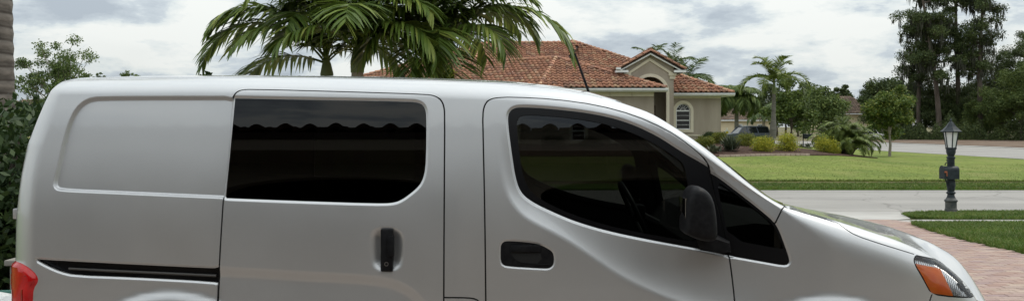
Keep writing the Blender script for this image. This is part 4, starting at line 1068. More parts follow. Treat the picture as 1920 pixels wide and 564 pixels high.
# rear doors, hinges
ss = np.concatenate([np.arange(.31, 1.70, .05), np.linspace(1.70, float(smax(np.array(XR+.0005)))-.001, 24)]); cp = P0(np.full(len(ss), XR+.0005), ss)
mb = MB(); Vr = []
for p in cp:
    for k in np.linspace(0, 1, 9): Vr.append((p[0]-.03*math.sin(math.pi*k), p[1]+(2*W-2*p[1])*k, p[2]))
mb.add(Vr, [(i*9+j, i*9+j+1, (i+1)*9+j+1, (i+1)*9+j) for i in range(len(ss)-1) for j in range(8)]); mb.build('rear_door', 'silver_paint', VAN, True)
for hz in (1.188, .78):
    mb = MB(); mb.box((XR-.018, .20, hz), (.055, .07, .048), bev=.005); both(mb, 'rear_door_hinge', 'silver_paint')
# floor pan, wheels, cabin
mb = MB(); mb.box((.05, W, .30), (4.2, 1.5, .06)); mb.build('floor_pan', 'seal_rubber', VAN)
for wx, wz in WHEELS:
    for sy in (.115, 2*W-.115):
        prof = [(.19, -.09), (.27, -.095), (.302, -.085), (.314, -.06), (.316, 0), (.314, .06), (.302, .085), (.27, .095), (.19, .09)]
        mb = MB(); mb.lathe(prof, (0, 0, 0), 40, False)
        mb.v = [(wx+x, sy+z, .316+y) for x, y, z in mb.v]; ty = mb.build('wheel', 'tyre_rubber', VAN, True)
        mb = MB(); mb.lathe([(.03, -.075), (.06, -.07), (.16, -.05), (.195, -.085), (.2, -.06), (.2, .06), (.1, .07)], (0, 0, 0), 32)
        sg = 1 if sy < W else -1
        mb.v = [(wx+x, sy+z*sg, .316+y) for x, y, z in mb.v]; mb.build('rim', 'rim_metal', ty, True)
for sy in (.45, 1.28):
    mb = MB()
    mb.box((.28, sy, .82), (.5, .48, .16), bev=.05)
    Rb = Matrix.Rotation(R(-14), 3, 'Y')
    mb.box((.0, sy, 1.10), (.14, .47, .58), bev=.06, R3=Rb)
    mb.box((-.085, sy, 1.475), (.10, .26, .17), bev=.045, R3=Rb)
    mb.build('front_seat', 'seat_cloth', VAN, True)
mb = MB(); mb.prism([(.86, .5), (.86, 1.02), (.95, 1.13), (1.10, 1.15), (1.38, 1.12), (1.38, .5)], .12, 2*W-.12); mb.build('dashboard', 'trim_cloth', VAN)
mb = MB(); th = np.linspace(0, 2*np.pi, 33); cx_, cz_ = .72, 1.08
mb.tube([(cx_-.19*math.cos(w)*.42, 1.28+.19*math.sin(w), cz_+.19*math.cos(w)*.9) for w in th], .015, 8, False); mb.box((cx_+.03, 1.28, cz_), (.06, .12, .1), bev=.02); mb.tube([(cx_, 1.28, cz_), (.92, 1.28, .98)], .03, 8)
mb.build('steering_wheel', 'black_plastic', VAN, True)
mb = MB(); mb.box((-.42, W, .95), (.04, 1.5, 1.3)); mb.build('bulkhead', 'trim_cloth', VAN)
# ------------------------------------------------------------------ plants
foliage('palm_leaf', [(0, (0.0628, 0.1053, 0.0172)), (0.35, (0.1004, 0.1627, 0.0258)), (0.7, (0.1569, 0.2257, 0.0373)), (1, (0.2511, 0.2872, 0.0573))], .25, .48, 1.5, .4)
foliage('palm_leaf_far', [(0, (0.063, 0.105, 0.035)), (0.5, (0.098, 0.147, 0.049)), (1, (0.154, 0.196, 0.07))], .25, .5, .8)
foliage('foxtail_leaf', [(0, (0.0976, 0.1437, 0.0385)), (0.5, (0.1576, 0.2084, 0.055)), (1, (0.255, 0.2875, 0.0894))], .3, .5, .8)
foliage('oak_leaf', [(0, (0.0831, 0.1287, 0.0414)), (0.5, (0.1246, 0.1828, 0.0564)), (1, (0.1973, 0.2388, 0.0791))], .22, .55, .7)
foliage('street_tree_leaf', [(0, (0.0637, 0.1083, 0.0272)), (0.5, (0.1083, 0.1625, 0.0379)), (0.85, (0.1833, 0.223, 0.0484)), (1, (0.3027, 0.2867, 0.068))], .25, .55, .6)
foliage('dark_leaf', [(0, (0.0492, 0.075, 0.0278)), (0.5, (0.0779, 0.1106, 0.0382)), (1, (0.127, 0.158, 0.0521))], .15, .6, .35)
foliage('mid_leaf', [(0, (0.061, 0.0974, 0.0302)), (0.5, (0.1058, 0.1519, 0.0403)), (1, (0.173, 0.2142, 0.0571))], .2, .6, .35)
foliage('shrub_leaf', [(0, (0.0161, 0.0362, 0.0097)), (0.5, (0.029, 0.058, 0.0145)), (1, (0.0523, 0.0845, 0.0225))], .15, .55, 2.5, .3)
foliage('yellow_leaf', [(0, (0.143, 0.195, 0.0234)), (0.4, (0.273, 0.299, 0.0286)), (0.8, (0.468, 0.429, 0.039)), (1, (0.598, 0.494, 0.052))], .25, .5, 1.6)
foliage('croton_leaf', [(0, (.07, .11, .018)), (.45, (.16, .19, .025)), (.8, (.27, .26, .035)), (1, (.10, .07, .03))], .22, .5, 1.4)
foliage('spiky_leaf', [(0, (.050, .066, .040)), (.6, (.085, .10, .062)), (1, (.13, .145, .095))], .15, .5, 1.0)
foliage('date_leaf', [(0, (0.0759, 0.1216, 0.0297)), (0.5, (0.1435, 0.1944, 0.0446)), (1, (0.2531, 0.2916, 0.0713))], .25, .5, 1.0)
foliage('moss_strand', [(0, (.055, .060, .045)), (.6, (.085, .088, .068)), (1, (.12, .12, .095))], .3, .9, .6)
pm('palm_trunk', (.20, .165, .12), .9, col2=(.33, .28, .21), nscale=3, bmp=.6, bscale=14, bdist=.02, stretch=(1, 1, 6))
def ringed_mat():
    m, nt, o = new_mat('ringed_trunk'); p = principled(nt, o, .9, 0, .2)
    c = ramp(nt, noise(nt, 5, 6, .6, stretch=(1, 1, 4)), [(.35, (.085, .076, .068)), (.65, (.15, .135, .12))])
    w = nt.nodes.new('ShaderNodeTexWave'); w.bands_direction = 'Z'; w.inputs['Scale'].default_value = 1.9; w.inputs['Distortion'].default_value = 1.2; w.inputs['Detail'].default_value = 3
    nt.links.new(nt.nodes.new('ShaderNodeNewGeometry').outputs['Position'], w.inputs['Vector'])
    k = ramp(nt, w.outputs['Fac'], [(0, (.45, .43, .41)), (.14, (1, 1, 1)), (1, (1.08, 1.06, 1.03))])
    nt.links.new(mixc(nt, 1, c, k, 'MULTIPLY'), p.inputs['Base Color']); bump(nt, p, w.outputs['Fac'], .5, .03)
ringed_mat()
pm('green_shaft', (.10, .14, .04), .5, col2=(.16, .19, .07), nscale=3)
pm('grey_trunk', (.12, .112, .10), .92, 0, .2, col2=(.20, .187, .168), nscale=2.2, bmp=.7, bscale=10, bdist=.03, stretch=(1, 1, 5))
pm('bark', (.075, .058, .045), .95, col2=(.125, .10, .08), nscale=3, bmp=.8, bscale=12, bdist=.04, stretch=(1, 1, .25))
pm('pale_bark', (.17, .145, .115), .95, col2=(.24, .21, .17), nscale=3, bmp=.6, bscale=12, bdist=.03)

def leaf_quads(c, size, g, up=.3, asp=.5, dirs=None):
    """kite-shaped leaves at centres c"""
    n = len(c); a = g.normal(0, 1, (n, 3)) if dirs is None else dirs+g.normal(0, .5, (n, 3)); a[:, 2] += 0 if dirs is not None else -up
    a /= np.linalg.norm(a, axis=1)[:, None]; b = np.cross(a, g.normal(0, 1, (n, 3))); b /= np.maximum(np.linalg.norm(b, axis=1), 1e-6)[:, None]
    s = (size*g.uniform(.6, 1.35, n))[:, None]
    V = np.stack([c-a*s*.5, c+b*s*asp*.5, c+a*s*.5, c-b*s*asp*.5], 1)
    return V.reshape(-1, 3), np.arange(4*n).reshape(-1, 4)
def clumps(g, centres, rads, n, flat=.75):
    """points in soft-edged balls, denser to the shell"""
    k = g.integers(0, len(centres), n); d = g.normal(0, 1, (n, 3)); d /= np.linalg.norm(d, axis=1)[:, None]
    r = (g.uniform(0, 1, n)**.45)*g.uniform(.75, 1.15, n); p = d*r[:, None]*np.asarray(rads)[k][:, None]; p[:, 2] *= flat
    return np.asarray(centres)[k]+p
def limb(g, a, b, r0, r1, n=5, wob=.08):
    a, b = np.array(a, float), np.array(b, float); L_ = np.linalg.norm(b-a); u = np.linspace(0, 1, n)[:, None]
    p = a+(b-a)*u; p[1:-1] += g.normal(0, wob*L_*.5, (n-2, 3)); return p, np.linspace(r0, r1, n)
def tree(name, X, d, label, crown, leaf, n, size, trunk=(.15, .3), ncl=26, seed=1, group=None, bark='bark', z=None, lean=0., clr=.28, flat=.75, fill=1., up=.3, gaps=.0):
    """crown = (centre height, half width, half height) in metres above the base"""
    g = np.random.default_rng(seed); zb = float(ground_z(X, d)) if z is None else z; cz, rw, rh = crown
    t = empty(name, (X, Y_(d), zb), label, 'tree', group); base = np.array([X, Y_(d), zb-.1])
    q = g.normal(0, 1, (ncl, 3)); q /= np.linalg.norm(q, axis=1)[:, None]; q *= (g.uniform(gaps, 1, ncl)**.5)[:, None]*fill
    C = base+np.array([lean, 0, cz+.1])+q*[rw*(1-clr*.6), rw*.8*(1-clr*.6), rh*(1-clr*.6)]
    rad = g.uniform(.6, 1.25, ncl)*clr*min(rw, rh*1.3)
    mb = MB(); fork = base+np.array([lean*.6, 0, max(cz-rh*.75, trunk[1])+.1])
    p, r = limb(g, base, fork, trunk[0], trunk[0]*.72, 5, .04); mb.tube(p, r, 9)
    for k in range(ncl):
        m = fork+(np.array([base[0]+lean, base[1], C[k][2]])-fork)*.35; m[2] = fork[2]+(C[k][2]-fork[2])*.45
        p, r = limb(g, fork, m, trunk[0]*.5, trunk[0]*.26, 3, .1); mb.tube(p, r, 5, False)
        p, r = limb(g, m, C[k], trunk[0]*.26, trunk[0]*.08, 4, .12); mb.tube(p, r, 5, False)
    mb.build('trunk', bark, t, True)
    c = clumps(g, C, rad, n, flat); V, Q = leaf_quads(c, size, g, up); mesh_obj('crown', V, Q, leaf, t)
    return t
def shrub(name, X, d, w, h, label, leaf, n, size, seed, group=None, depth=None, cat='shrub', z=None, ncl=16, spiky=False, lumps=.34):
    g = np.random.default_rng(seed); zb = float(ground_z(X, d)) if z is None else z; depth = depth or w
    t = empty(name, (X, Y_(d), zb), label, cat, group); base = np.array([X, Y_(d), zb])
    q = g.uniform(-1, 1, (ncl, 3)); q[:, 2] = abs(q[:, 2]); q /= np.maximum(1, np.linalg.norm(q, axis=1))[:, None]
    C = base+q*[w*.34, depth*.34, h*.62]+[0, 0, h*.14]; rad = np.full(ncl, lumps*min(w, h*1.3))*g.uniform(.7, 1.1, ncl)
    c = clumps(g, C, rad, n, .8); c[:, 2] = np.maximum(c[:, 2], zb+.03)
    V, Q = leaf_quads(c, size, g, -.4); mesh_obj('foliage', V, Q, leaf, t)
    mb = MB()
    for k in range(min(ncl, 9)): p, r = limb(g, base+[g.normal(0, w*.06), g.normal(0, w*.06), -.05], C[k], .025, .008, 4); mb.tube(p, r, 5, False)
    mb.build('stem', 'bark', t, True); return t
def frond(L_, nl, ll, lw, el, droop, g, hang=.5, sweep=.55, vee=.35, curl=0., bare=.12, seg=3):
    """one pinnate frond growing along +X: rachis and leaflets"""
    n = 14; u = np.linspace(0, 1, n); an = el-droop*u**1.35; st = L_/(n-1)
    x = np.concatenate([[0], np.cumsum(np.cos(an[:-1])*st)]); z = np.concatenate([[0], np.cumsum(np.sin(an[:-1])*st)]); y = curl*u*u*L_
    rp = np.stack([x, y, z], 1); V = []; Fq = []
    rr = np.interp(u, [0, .2, 1], [.020, .013, .003])*L_/1.6
    for i in range(n):
        V += [rp[i]+[0, rr[i], 0], rp[i]+[0, 0, rr[i]], rp[i]-[0, rr[i], 0], rp[i]-[0, 0, rr[i]]]
    for i in range(n-1):
        for k in range(4): Fq.append((i*4+k, i*4+(k+1) % 4, i*4+4+(k+1) % 4, i*4+4+k))
    us = np.linspace(bare, 1, nl); px = np.stack([np.interp(us, u, rp[:, k]) for k in range(3)], 1); pa = np.interp(us, u, an)
    for i in range(nl):
        T = np.array([math.cos(pa[i]), 2*curl*us[i], math.sin(pa[i])]); Nn = np.array([-math.sin(pa[i]), 0, math.cos(pa[i])])
        k = math.sin(math.pi*min(1, .12+.88*us[i]))**.55 if us[i] < .98 else .4
        for s in (-1, 1):
            f = sweep+.5*us[i]**2+g.normal(0, .08); dr = np.array([0, s, 0])+T*f+Nn*(vee+g.normal(0, .12)); dr /= np.linalg.norm(dr)
            l = ll*max(k, .35)*g.uniform(.85, 1.1); w = lw*g.uniform(.8, 1.15); wv = np.cross(dr, [0, 0, 1.]); wv /= max(np.linalg.norm(wv), 1e-6)
            wv = wv*.8+Nn*g.normal(0, .35); wv /= np.linalg.norm(wv)
            p = px[i].copy(); b = len(V); hg = hang*g.uniform(.75, 1.25)
            for j in range(seg+1):
                ww = w*(.55, 1., .75, .08)[j] if seg == 3 else w*(.7, .9, .06)[j]
                V += [p+wv*ww*.5, p-wv*ww*.5]
                dj = dr+np.array([0, 0, -1.])*hg*((j+1)/seg)**1.2; dj /= np.linalg.norm(dj); p = p+dj*l/seg
            for j in range(seg): Fq.append((b+2*j, b+2*j+1, b+2*j+3, b+2*j+2))
    return np.array(V), np.array(Fq)
def rotz(V, a): c, s = math.cos(a), math.sin(a); return V @ np.array([[c, s, 0], [-s, c, 0], [0, 0, 1]])
def palm(name, X, d, label, hgt, fr, leaf='palm_leaf', tr=(.09, .075), lean=(0, 0), shaft=None, seed=1, group=None, trunk='palm_trunk', z=None, bulge=None, rings=True, shaft_mat='green_shaft', cat='palm tree'):
    """fr: list of (azimuth, elevation, droop, length, kwargs)"""
    g = np.random.default_rng(seed); zb = float(ground_z(X, d)) if z is None else z
    t = empty(name, (X, Y_(d), zb), label, cat, group); base = np.array([X, Y_(d), zb-.05]); top = base+np.array([lean[0], lean[1], hgt])
    n = max(6, int(hgt/.09)) if rings else 8; u = np.linspace(0, 1, n); pts = base+(top-base)*u[:, None]; pts[:, 0] += lean[0]*.25*np.sin(u*math.pi)
    rad = np.interp(u, [0, .06, 1], [tr[0]*1.25, tr[0], tr[1]])
    if bulge: rad = rad+bulge[0]*np.exp(-((u-bulge[1])/bulge[2])**2)
    if rings: rad = rad*(1+.035*(np.arange(n) % 2))
    mb = MB(); mb.tube(pts, rad, 14); mb.build('trunk', trunk, t, True)
    if shaft:
        d_ = (top-base)/np.linalg.norm(top-base); mb = MB(); mb.tube([top-d_*.05, top+d_*shaft*.3, top+d_*shaft*.8, top+d_*shaft], [tr[1]*1.15, tr[1]*1.2, tr[1]*.8, tr[1]*.5], 12); mb.build('crown_shaft', shaft_mat, t, True); top = top+d_*shaft*.85
    for k, (az, el, dr, L_, kw) in enumerate(fr):
        V, Q = frond(L_, g=g, el=R(el), droop=R(dr), **kw); V = rotz(V, R(az))+top+[0, 0, g.normal(0, .03)]
        mesh_obj('frond', V, Q, leaf, t)
    return t

# ---- three slim palms behind the van
KW = dict(nl=48, ll=.58, lw=.038, hang=.85, sweep=.55, vee=.30)
def ring(g, n, el, dr, L_, kw, j=8, a0=0.): return [(a0+360*k/n+g.normal(0, j), el+g.normal(0, 7), dr+g.normal(0, 10), L_*g.uniform(.9, 1.08), kw) for k in range(n)]
g0 = np.random.default_rng(11)
DP = 9.6
def top_at(px, py, d): return EYE+(HY-py)*d/F
trio = [('slim palm with smooth ringed trunk whose fronds droop over the rear of the van', 621, 613, 104, 3), ('slim palm with pale ringed trunk between two others behind the van', 673, 670, 80, 5), ('slim palm whose long frond arches towards the tiled roof', 808, 822, 66, 8)]
for k, (lb, pb, pt, py, sd_) in enumerate(trio):
    d = DP+(.5, 0., .45)[k]; zt = top_at(pt, py, d); X0 = at_px(pb, d); g = np.random.default_rng(sd_)
    z0 = float(ground_z(X0, d)); hgt = zt-z0-.24
    fr = ring(g, 6, 64, 128, 1.5, KW, a0=15+20*k)+ring(g, 2, 40, 120, 1.3, KW, a0=40+10*k)+ring(g, 4, 78, 100, 1.5, KW, a0=70*k)
    if k == 2: fr += [(-5, 44, 128, 1.95, KW), (10, 52, 135, 1.5, KW), (-35, 40, 125, 1.2, KW), (-85, 30, 120, 1.25, KW), (-105, 5, 80, 1.1, KW), (-70, -15, 65, 1.0, KW), (-140, 30, 115, 1.25, KW)]
    if k == 0: fr += [(182, 52, 135, 1.85, KW), (170, 20, 100, 1.35, KW), (200, 66, 130, 1.7, KW)]
    if k == 1: fr += [(-30, 40, 125, 1.35, KW), (-20, 25, 110, 1.2, KW)]
    palm('slim_palm', X0, d, lb, hgt, fr, 'palm_leaf', (.074, .066), (at_px(pt, d)-X0, 0), .24, sd_, 'palms clumped behind the van')
# ---- big grey palm trunk at the left edge
gp = np.random.default_rng(21); KB = dict(nl=34, ll=.75, lw=.05, hang=.6, sweep=.5, vee=.25)
palm('royal_palm', at_px(-22, 10.4), 10.4, 'thick grey ringed palm trunk beside the dark hedge', 6.5, ring(gp, 10, 35, 95, 2.6, KB), 'palm_leaf', (.34, .32), (-.12, 0), .9, 21, trunk='ringed_trunk')
# ---- palms by the tiled house
KF = dict(nl=28, ll=.95, lw=.10, hang=.45, sweep=.5, vee=.2, seg=2)
def far_palm(name, px, py, d, label, L_, seed, n=11, leaf='palm_leaf_far', tr=(.17, .13), el=42, dr=85, kw=KF, group=None, bulge=None, shaft=.7, trunk='grey_trunk', extra=(), lean=(0, 0)):
    g = np.random.default_rng(seed); X = at_px(px, d)-lean[0]; zt = top_at(px, py, d); z0 = float(ground_z(X, d))
    return palm(name, X, d, label, zt-z0-shaft*.9, ring(g, n-n//3, el-12, dr+15, L_, kw)+ring(g, n//3, el+28, dr-15, L_*.95, kw, a0=30)+list(extra), leaf, tr, lean, shaft, seed, group, trunk, bulge=bulge)
far_palm('royal_palm', 1222, 118, 66, 'palm crown rising behind the entry gable of the tiled house', 2.3, 31, 10, group='palms behind the tiled house')
far_palm('royal_palm', 1262, 124, 68, 'palm crown with upright fronds standing just right of the gable peak', 2.2, 32, 9, el=58, dr=60, group='palms behind the tiled house')
far_palm('royal_palm', 1292, 146, 64, 'palm crown spreading above the right wing roof of the tiled house', 2.5, 33, 12, group='palms behind the tiled house', el=38)
KX = dict(nl=40, ll=.72, lw=.10, hang=.30, sweep=.55, vee=.55, seg=2)
far_palm('foxtail_palm', 1451, 153, 56, 'tall feathery palm with swollen pale trunk behind the yellow shrubs', 2.75, 34, 12, 'foxtail_leaf', (.17, .11), 52, 112, KX, bulge=(.07, .32, .16), shaft=.8, lean=(.12, 0))
KD = dict(nl=30, ll=.95, lw=.12, hang=1.2, sweep=.5, vee=.1, seg=2)
KD2 = dict(nl=34, ll=1.3, lw=.14, hang=1.2, sweep=.5, vee=.1, seg=2)
far_palm('weeping_palm', 1381, 184, 92, 'dark palm with dense drooping fronds beside the house corner', 3.4, 35, 40, 'mid_leaf', (.25, .2), 34, 135, KD2, shaft=.3)
far_palm('small_palm', 1432, 212, 104, 'small palm in front of the pale yellow house', 2.6, 36, 11, 'palm_leaf_far', (.2, .17), 30, 90, KD, shaft=.3, trunk='palm_trunk')
# pygmy date palms: several leaning stems
KP = dict(nl=58, ll=.40, lw=.026, hang=.7, sweep=.55, vee=.2, seg=2)
gd = np.random.default_rng(51); dp = empty('date_palm_clump', (at_px(1585, 46.5), Y_(46.5), float(ground_z(at_px(1585, 46.5), 46.5))), 'bushy multi stemmed date palm clump beside the round yellow shrub', 'palm tree')
bz_ = WLOC[dp.name]
for k, (lx, hz, ly) in enumerate(((-.70, 1.05, .2), (-.25, 1.5, -.2), (.3, 1.25, .3), (.85, .95, -.1), (.1, .8, -.6))):
    tp = bz_+[lx, ly, hz-.35]; mb = MB(); mb.tube([bz_+[lx*.25, ly*.2, -.05], bz_+[lx*.55, ly*.6, hz*.4], tp], [.13, .11, .12], 9); mb.build('trunk', 'bark', dp, True)
    for az, el, dr, L_, kw in ring(gd, 14, 34, 130, 1.4, KP)+ring(gd, 12, 60, 125, 1.5, KP)+ring(gd, 5, 84, 70, 1.2, KP): 
        V, Q = frond(L_, g=gd, el=R(el), droop=R(dr), **kw); mesh_obj('frond', rotz(V, R(az))+tp, Q, 'date_leaf', dp)

# ---- trees
tree('leafy_tree', at_px(112, 34), 34, 'small leafed spreading tree behind the rear of the van', (3.5, 1.95, 2.35), 'oak_leaf', 17000, .095, (.09, 1.0), 95, 61, clr=.17, up=.1, bark='pale_bark')
tree('background_tree', at_px(20, 60), 60, 'low dark tree beyond the grey roofed house', (1.5, 4.0, 1.3), 'mid_leaf', 7000, .26, (.15, .8), 20, 62)
for k, (px, py, d, lb) in enumerate(((186, 131, 70, 'thin treetop peeking over the van roof beside the leafy tree'), (236, 129, 72, 'small rounded treetop peeking over the van roof'), (257, 135, 74, 'lowest treetop just showing over the van roof'))):
    zt = top_at(px, py, d)-float(ground_z(at_px(px, d), d)); tree('distant_tree', at_px(px, d), d, lb, (zt-.75, .55+.2*k, .85), 'oak_leaf', 700, .15, (.05, 1), 14, 63+k, 'treetops over the van roof', clr=.25)
tree('distant_tree', at_px(388, 30), 30, 'broad leaf tip showing over the van roof under the palm fronds', (top_at(388, 136, 30)+.25, .35, .25), 'shrub_leaf', 60, .28, (.03, 1), 5, 69, 'treetops over the van roof', clr=.4)
tree('distant_tree', at_px(822, 26), 26, 'yellow green treetop between the palm fronds and the tiled roof', (top_at(822, 134, 26)-.2+.5, .55, .5), 'yellow_leaf', 700, .12, (.05, .8), 10, 70, 'treetops over the van roof', clr=.4)
# street tree with its slim trunk
tree('street_tree', at_px(1668, 57), 57, 'rounded street tree with slim trunk at the lawn edge', (2.95, 1.85, 2.15), 'street_tree_leaf', 18000, .18, (.10, 1.15), 44, 71, z=-.38, clr=.30, bark='pale_bark')
tree('street_tree', at_px(1484, 82), 82, 'full green tree beside the small dark mailbox across the road', (4.0, 3.1, 3.3), 'mid_leaf', 12000, .28, (.14, .9), 34, 72, z=-.45)
tree('street_tree', at_px(1545, 98), 98, 'broad tree behind the date palm clump', (3.9, 4.2, 3.4), 'mid_leaf', 12000, .32, (.2, 1.2), 34, 73, z=-.5)
tree('spreading_tree', at_px(1655, 128), 128, 'flat topped dark tree behind the rounded street tree', (6.4, 4.6, 3.4), 'dark_leaf', 12000, .36, (.3, 2.5), 34, 74, z=-.5, fill=1.1)
tree('spreading_tree', at_px(1580, 165), 165, 'round crowned dark tree right of the far treeline', (7.6, 3.2, 3.0), 'dark_leaf', 7000, .42, (.35, 3), 22, 75, z=-.5)
# treeline behind the far houses: one after the other
gt_ = np.random.default_rng(81); far_l = 'dark evergreen standing in the treeline behind the far houses'
for k in range(22):
    px = 1340+k*17+gt_.normal(0, 5); d = 172+gt_.uniform(-6, 22); hh = gt_.uniform(8.5, 12.0)
    if 1565 < px < 1640: hh *= .82
    tree('treeline_tree', at_px(px, d), d, far_l, (hh*.56, 3.6*gt_.uniform(.8, 1.2), hh*.42), ('dark_leaf', 'mid_leaf')[k % 3 == 1], 7000, .36, (.25, 2), 20, 100+k, 'treeline behind the far houses', z=-.5, clr=.4)
# woodland edge on the right
wl = ['dense dark woodland tree behind the bare building lot', 'brighter green bushy tree at the woodland edge']
wood = [(1645, 124, 9.0, 3.4, 0), (1700, 126, 9.8, 4.2, 0), (1735, 122, 10.2, 3.9, 0), (1772, 119, 9.2, 4.0, 0), (1815, 118, 9.6, 4.0, 0), (1848, 114, 7.4, 3.6, 1), (1880, 110, 9.4, 3.6, 1), (1915, 107, 12.0, 3.6, 1), (1950, 104, 12.5, 4.0, 1), (1990, 102, 11.5, 4, 0), (1690, 136, 9.4, 4.4, 0), (1760, 134, 10.4, 4.6, 0), (1830, 132, 11.2, 4.4, 0), (1856, 122, 15.5, 3.6, 0), (1880, 128, 16.0, 3.8, 0), (1908, 122, 18.5, 3.6, 0), (1942, 118, 18.0, 4.0, 1)]
for k, (px, d, hh, rw, kd) in enumerate(wood):
    d, hh, rw = d*1.12, hh*1.09, rw*1.1
    tree('woodland_tree', at_px(px, d), d, wl[kd], (hh*.50, rw, hh*.50), ('dark_leaf', 'mid_leaf')[kd], 20000, .23, (.2, .5), 46, 140+k, ('dark woodland trees', 'bushy woodland edge trees')[kd], z=-.5, clr=.30)
# tall mossy trees
def tall_tree(px, d, top_py, label, rw, seed, lean_px=0, low=.42, n=7000):
    g = np.random.default_rng(seed); X = at_px(px, d); zt = top_at(px, top_py, d); z0 = -.5
    t = empty('tall_mossy_tree', (X, Y_(d), z0), label, 'tree', 'tall trees with hanging moss'); base = np.array([X, Y_(d), z0-.1]); H_ = zt-z0; ln = lean_px*d/F
    u = np.linspace(0, 1, 10); pts = base+np.stack([ln*u**1.3+.25*np.sin(u*5+seed), .2*np.sin(u*4), H_*u], 1); rad = np.interp(u, [0, .1, 1], [.52, .40, .10])
    mb = MB(); mb.tube(pts, rad, 10); C = []
    for k in range(44):
        h = g.uniform(low, 1.0); p0 = np.array([np.interp(h, u, pts[:, i]) for i in range(3)]); a = g.uniform(0, 2*np.pi); l = rw*g.uniform(.35, 1.1)*(1.15-.6*abs(h-.72))
        p1 = p0+np.array([math.cos(a)*l, math.sin(a)*l*.8, g.uniform(-.3, 1.2)]); p, r = limb(g, p0, p1, .13, .03, 5, .16); mb.tube(p, r, 5, False); C += [p1, (p0+p1)/2+[0, 0, .3]]
    mb.build('trunk', 'bark', t, True)
    c = clumps(g, np.array(C), g.uniform(.75, 1.6, len(C)), n*4, .7); V, Q = leaf_quads(c, .27, g, .1); mesh_obj('crown', V, Q, 'dark_leaf', t)
    Vm = []; Qm = []
    for k in range(170):
        b = np.array(C[g.integers(0, len(C))])+g.normal(0, .45, 3); b[2] -= .3; l = g.uniform(.7, 2.3)
        for j in range(7):
            o = b+[g.normal(0, .13), g.normal(0, .13), 0]; e = o+[g.normal(0, .12), g.normal(0, .1), -l*g.uniform(.5, 1)]; m = (o+e)/2+g.normal(0, .06, 3); a = g.uniform(0, 3.1); w = np.array([math.cos(a), math.sin(a), 0])*.05
            i = len(Vm); Vm += [o-w, o+w, m+w*1.3, m-w*1.3, e+w*.2, e-w*.2]; Qm += [(i, i+1, i+2, i+3), (i+3, i+2, i+4, i+5)]
    tag(mesh_obj('hanging_moss', np.array(Vm), np.array(Qm), 'moss_strand', t), kind='stuff'); return t
tall_tree(1762, 128, -70, 'tall leaning tree with moss, left of the tall pair', 4.4, 201, -40, .36, 8500)
tall_tree(1795, 132, -120, 'thick trunked tall mossy tree between its two tall neighbours', 4.4, 202, 0, .34, 9500)
tall_tree(1836, 127, -90, 'straight tall mossy tree nearest the open sky', 4.0, 203, 15, .34, 7000)
tall_tree(1725, 134, 40, 'shorter tall tree with bare lower branches', 3.2, 204, 5, .5, 4500)

g = np.random.default_rng(400); n_ = 40000; px_ = g.uniform(1625, 2010, n_); dd_ = g.uniform(127, 137, n_)-(px_-1625)*.03
zz_ = -.5+g.uniform(0, 1, n_)**1.3*(2.3+.8*np.sin(px_*.05)+.6*np.sin(px_*.11+1)+.5*np.sin(px_*.23)+.5*np.sin(px_*.37+dd_)); V, Q = leaf_quads(np.stack([at_px(px_, dd_), Y_(dd_), zz_], 1), .24, g, .1)
tag(mesh_obj('undergrowth', V, Q, 'dark_leaf'), 'tangled dark undergrowth along the woodland edge', 'undergrowth', kind='stuff')
# ---- planting bed in front of the tiled house
bed = [(-3, 41.6), (10, 41.4), (15, 42.6), (18.3, 44.6), (19.8, 45.5), (19.9, 46.6), (18.8, 47.0), (17.5, 46.2), (13.5, 45.8), (12.2, 48.5), (9, 47), (2, 45.6), (-3, 47)]
poly_sheet('planting_bed', bed, .09, 'mulch', .8)
pm('edging_stone', (.33, .25, .20), .9, col2=(.42, .33, .27), nscale=3)
for i_ in range(18):
    u = i_/17; X = 10.2+4.6*u; dd = 41.2+1.35*u; mb = MB(); mb.box((X, Y_(dd), float(ground_z(X, dd))+.08), (.25, .14, .14), .25, .02); tag(mb.build('edging_stone', 'edging_stone'), 'tan edging stone in the curb along the planting bed', 'stone', 'edging stones along the planting bed')
sh = [('croton_bush', 1322, 45.0, 1.0, .8, 'croton_leaf', 'low yellow green croton bush under the arched window'), ('croton_bush', 1350, 46.5, 1.1, .75, 'croton_leaf', 'variegated croton bush at the house corner behind the spiky plant'), ('croton_bush', 1398, 45.6, 1.2, .82, 'croton_leaf', 'leafy yellow green croton right of the spiky plant'), ('dark_bush', 1425, 46.6, 1.2, .62, 'shrub_leaf', 'dark green bush between the parked suv and the yellow shrubs'), ('dark_bush', 1335, 47.6, 1.4, .7, 'shrub_leaf', 'dark green bush against the house wall'),
      ('yellow_shrub', 1431, 43.6, 1.25, .92, 'yellow_leaf', 'clipped yellow green shrub left of its rounder twin'), ('yellow_shrub', 1472, 44.2, 1.45, 1.02, 'yellow_leaf', 'larger rounded yellow shrub below the swollen palm trunk'), ('yellow_shrub', 1549, 45.2, 1.3, 1.0, 'yellow_leaf', 'lone yellow shrub touching the date palm clump')]
for k, (nm, px, d, w, h, lf, lb) in enumerate(sh): shrub(nm, at_px(px, d), d, w, h, lb, lf, 6500, .062, 220+k, ncl=26)
for k, (X, d, h) in enumerate(((2.2, 44.6, .8), (4.2, 44.8, .7), (6.6, 44.6, .9), (8.2, 45.2, .8))): shrub('foundation_shrub', X, d, 1.5, h, 'dark green foundation shrub below the front wing windows', 'shrub_leaf', 1500, .1, 240+k, 'foundation shrubs under the front wing')
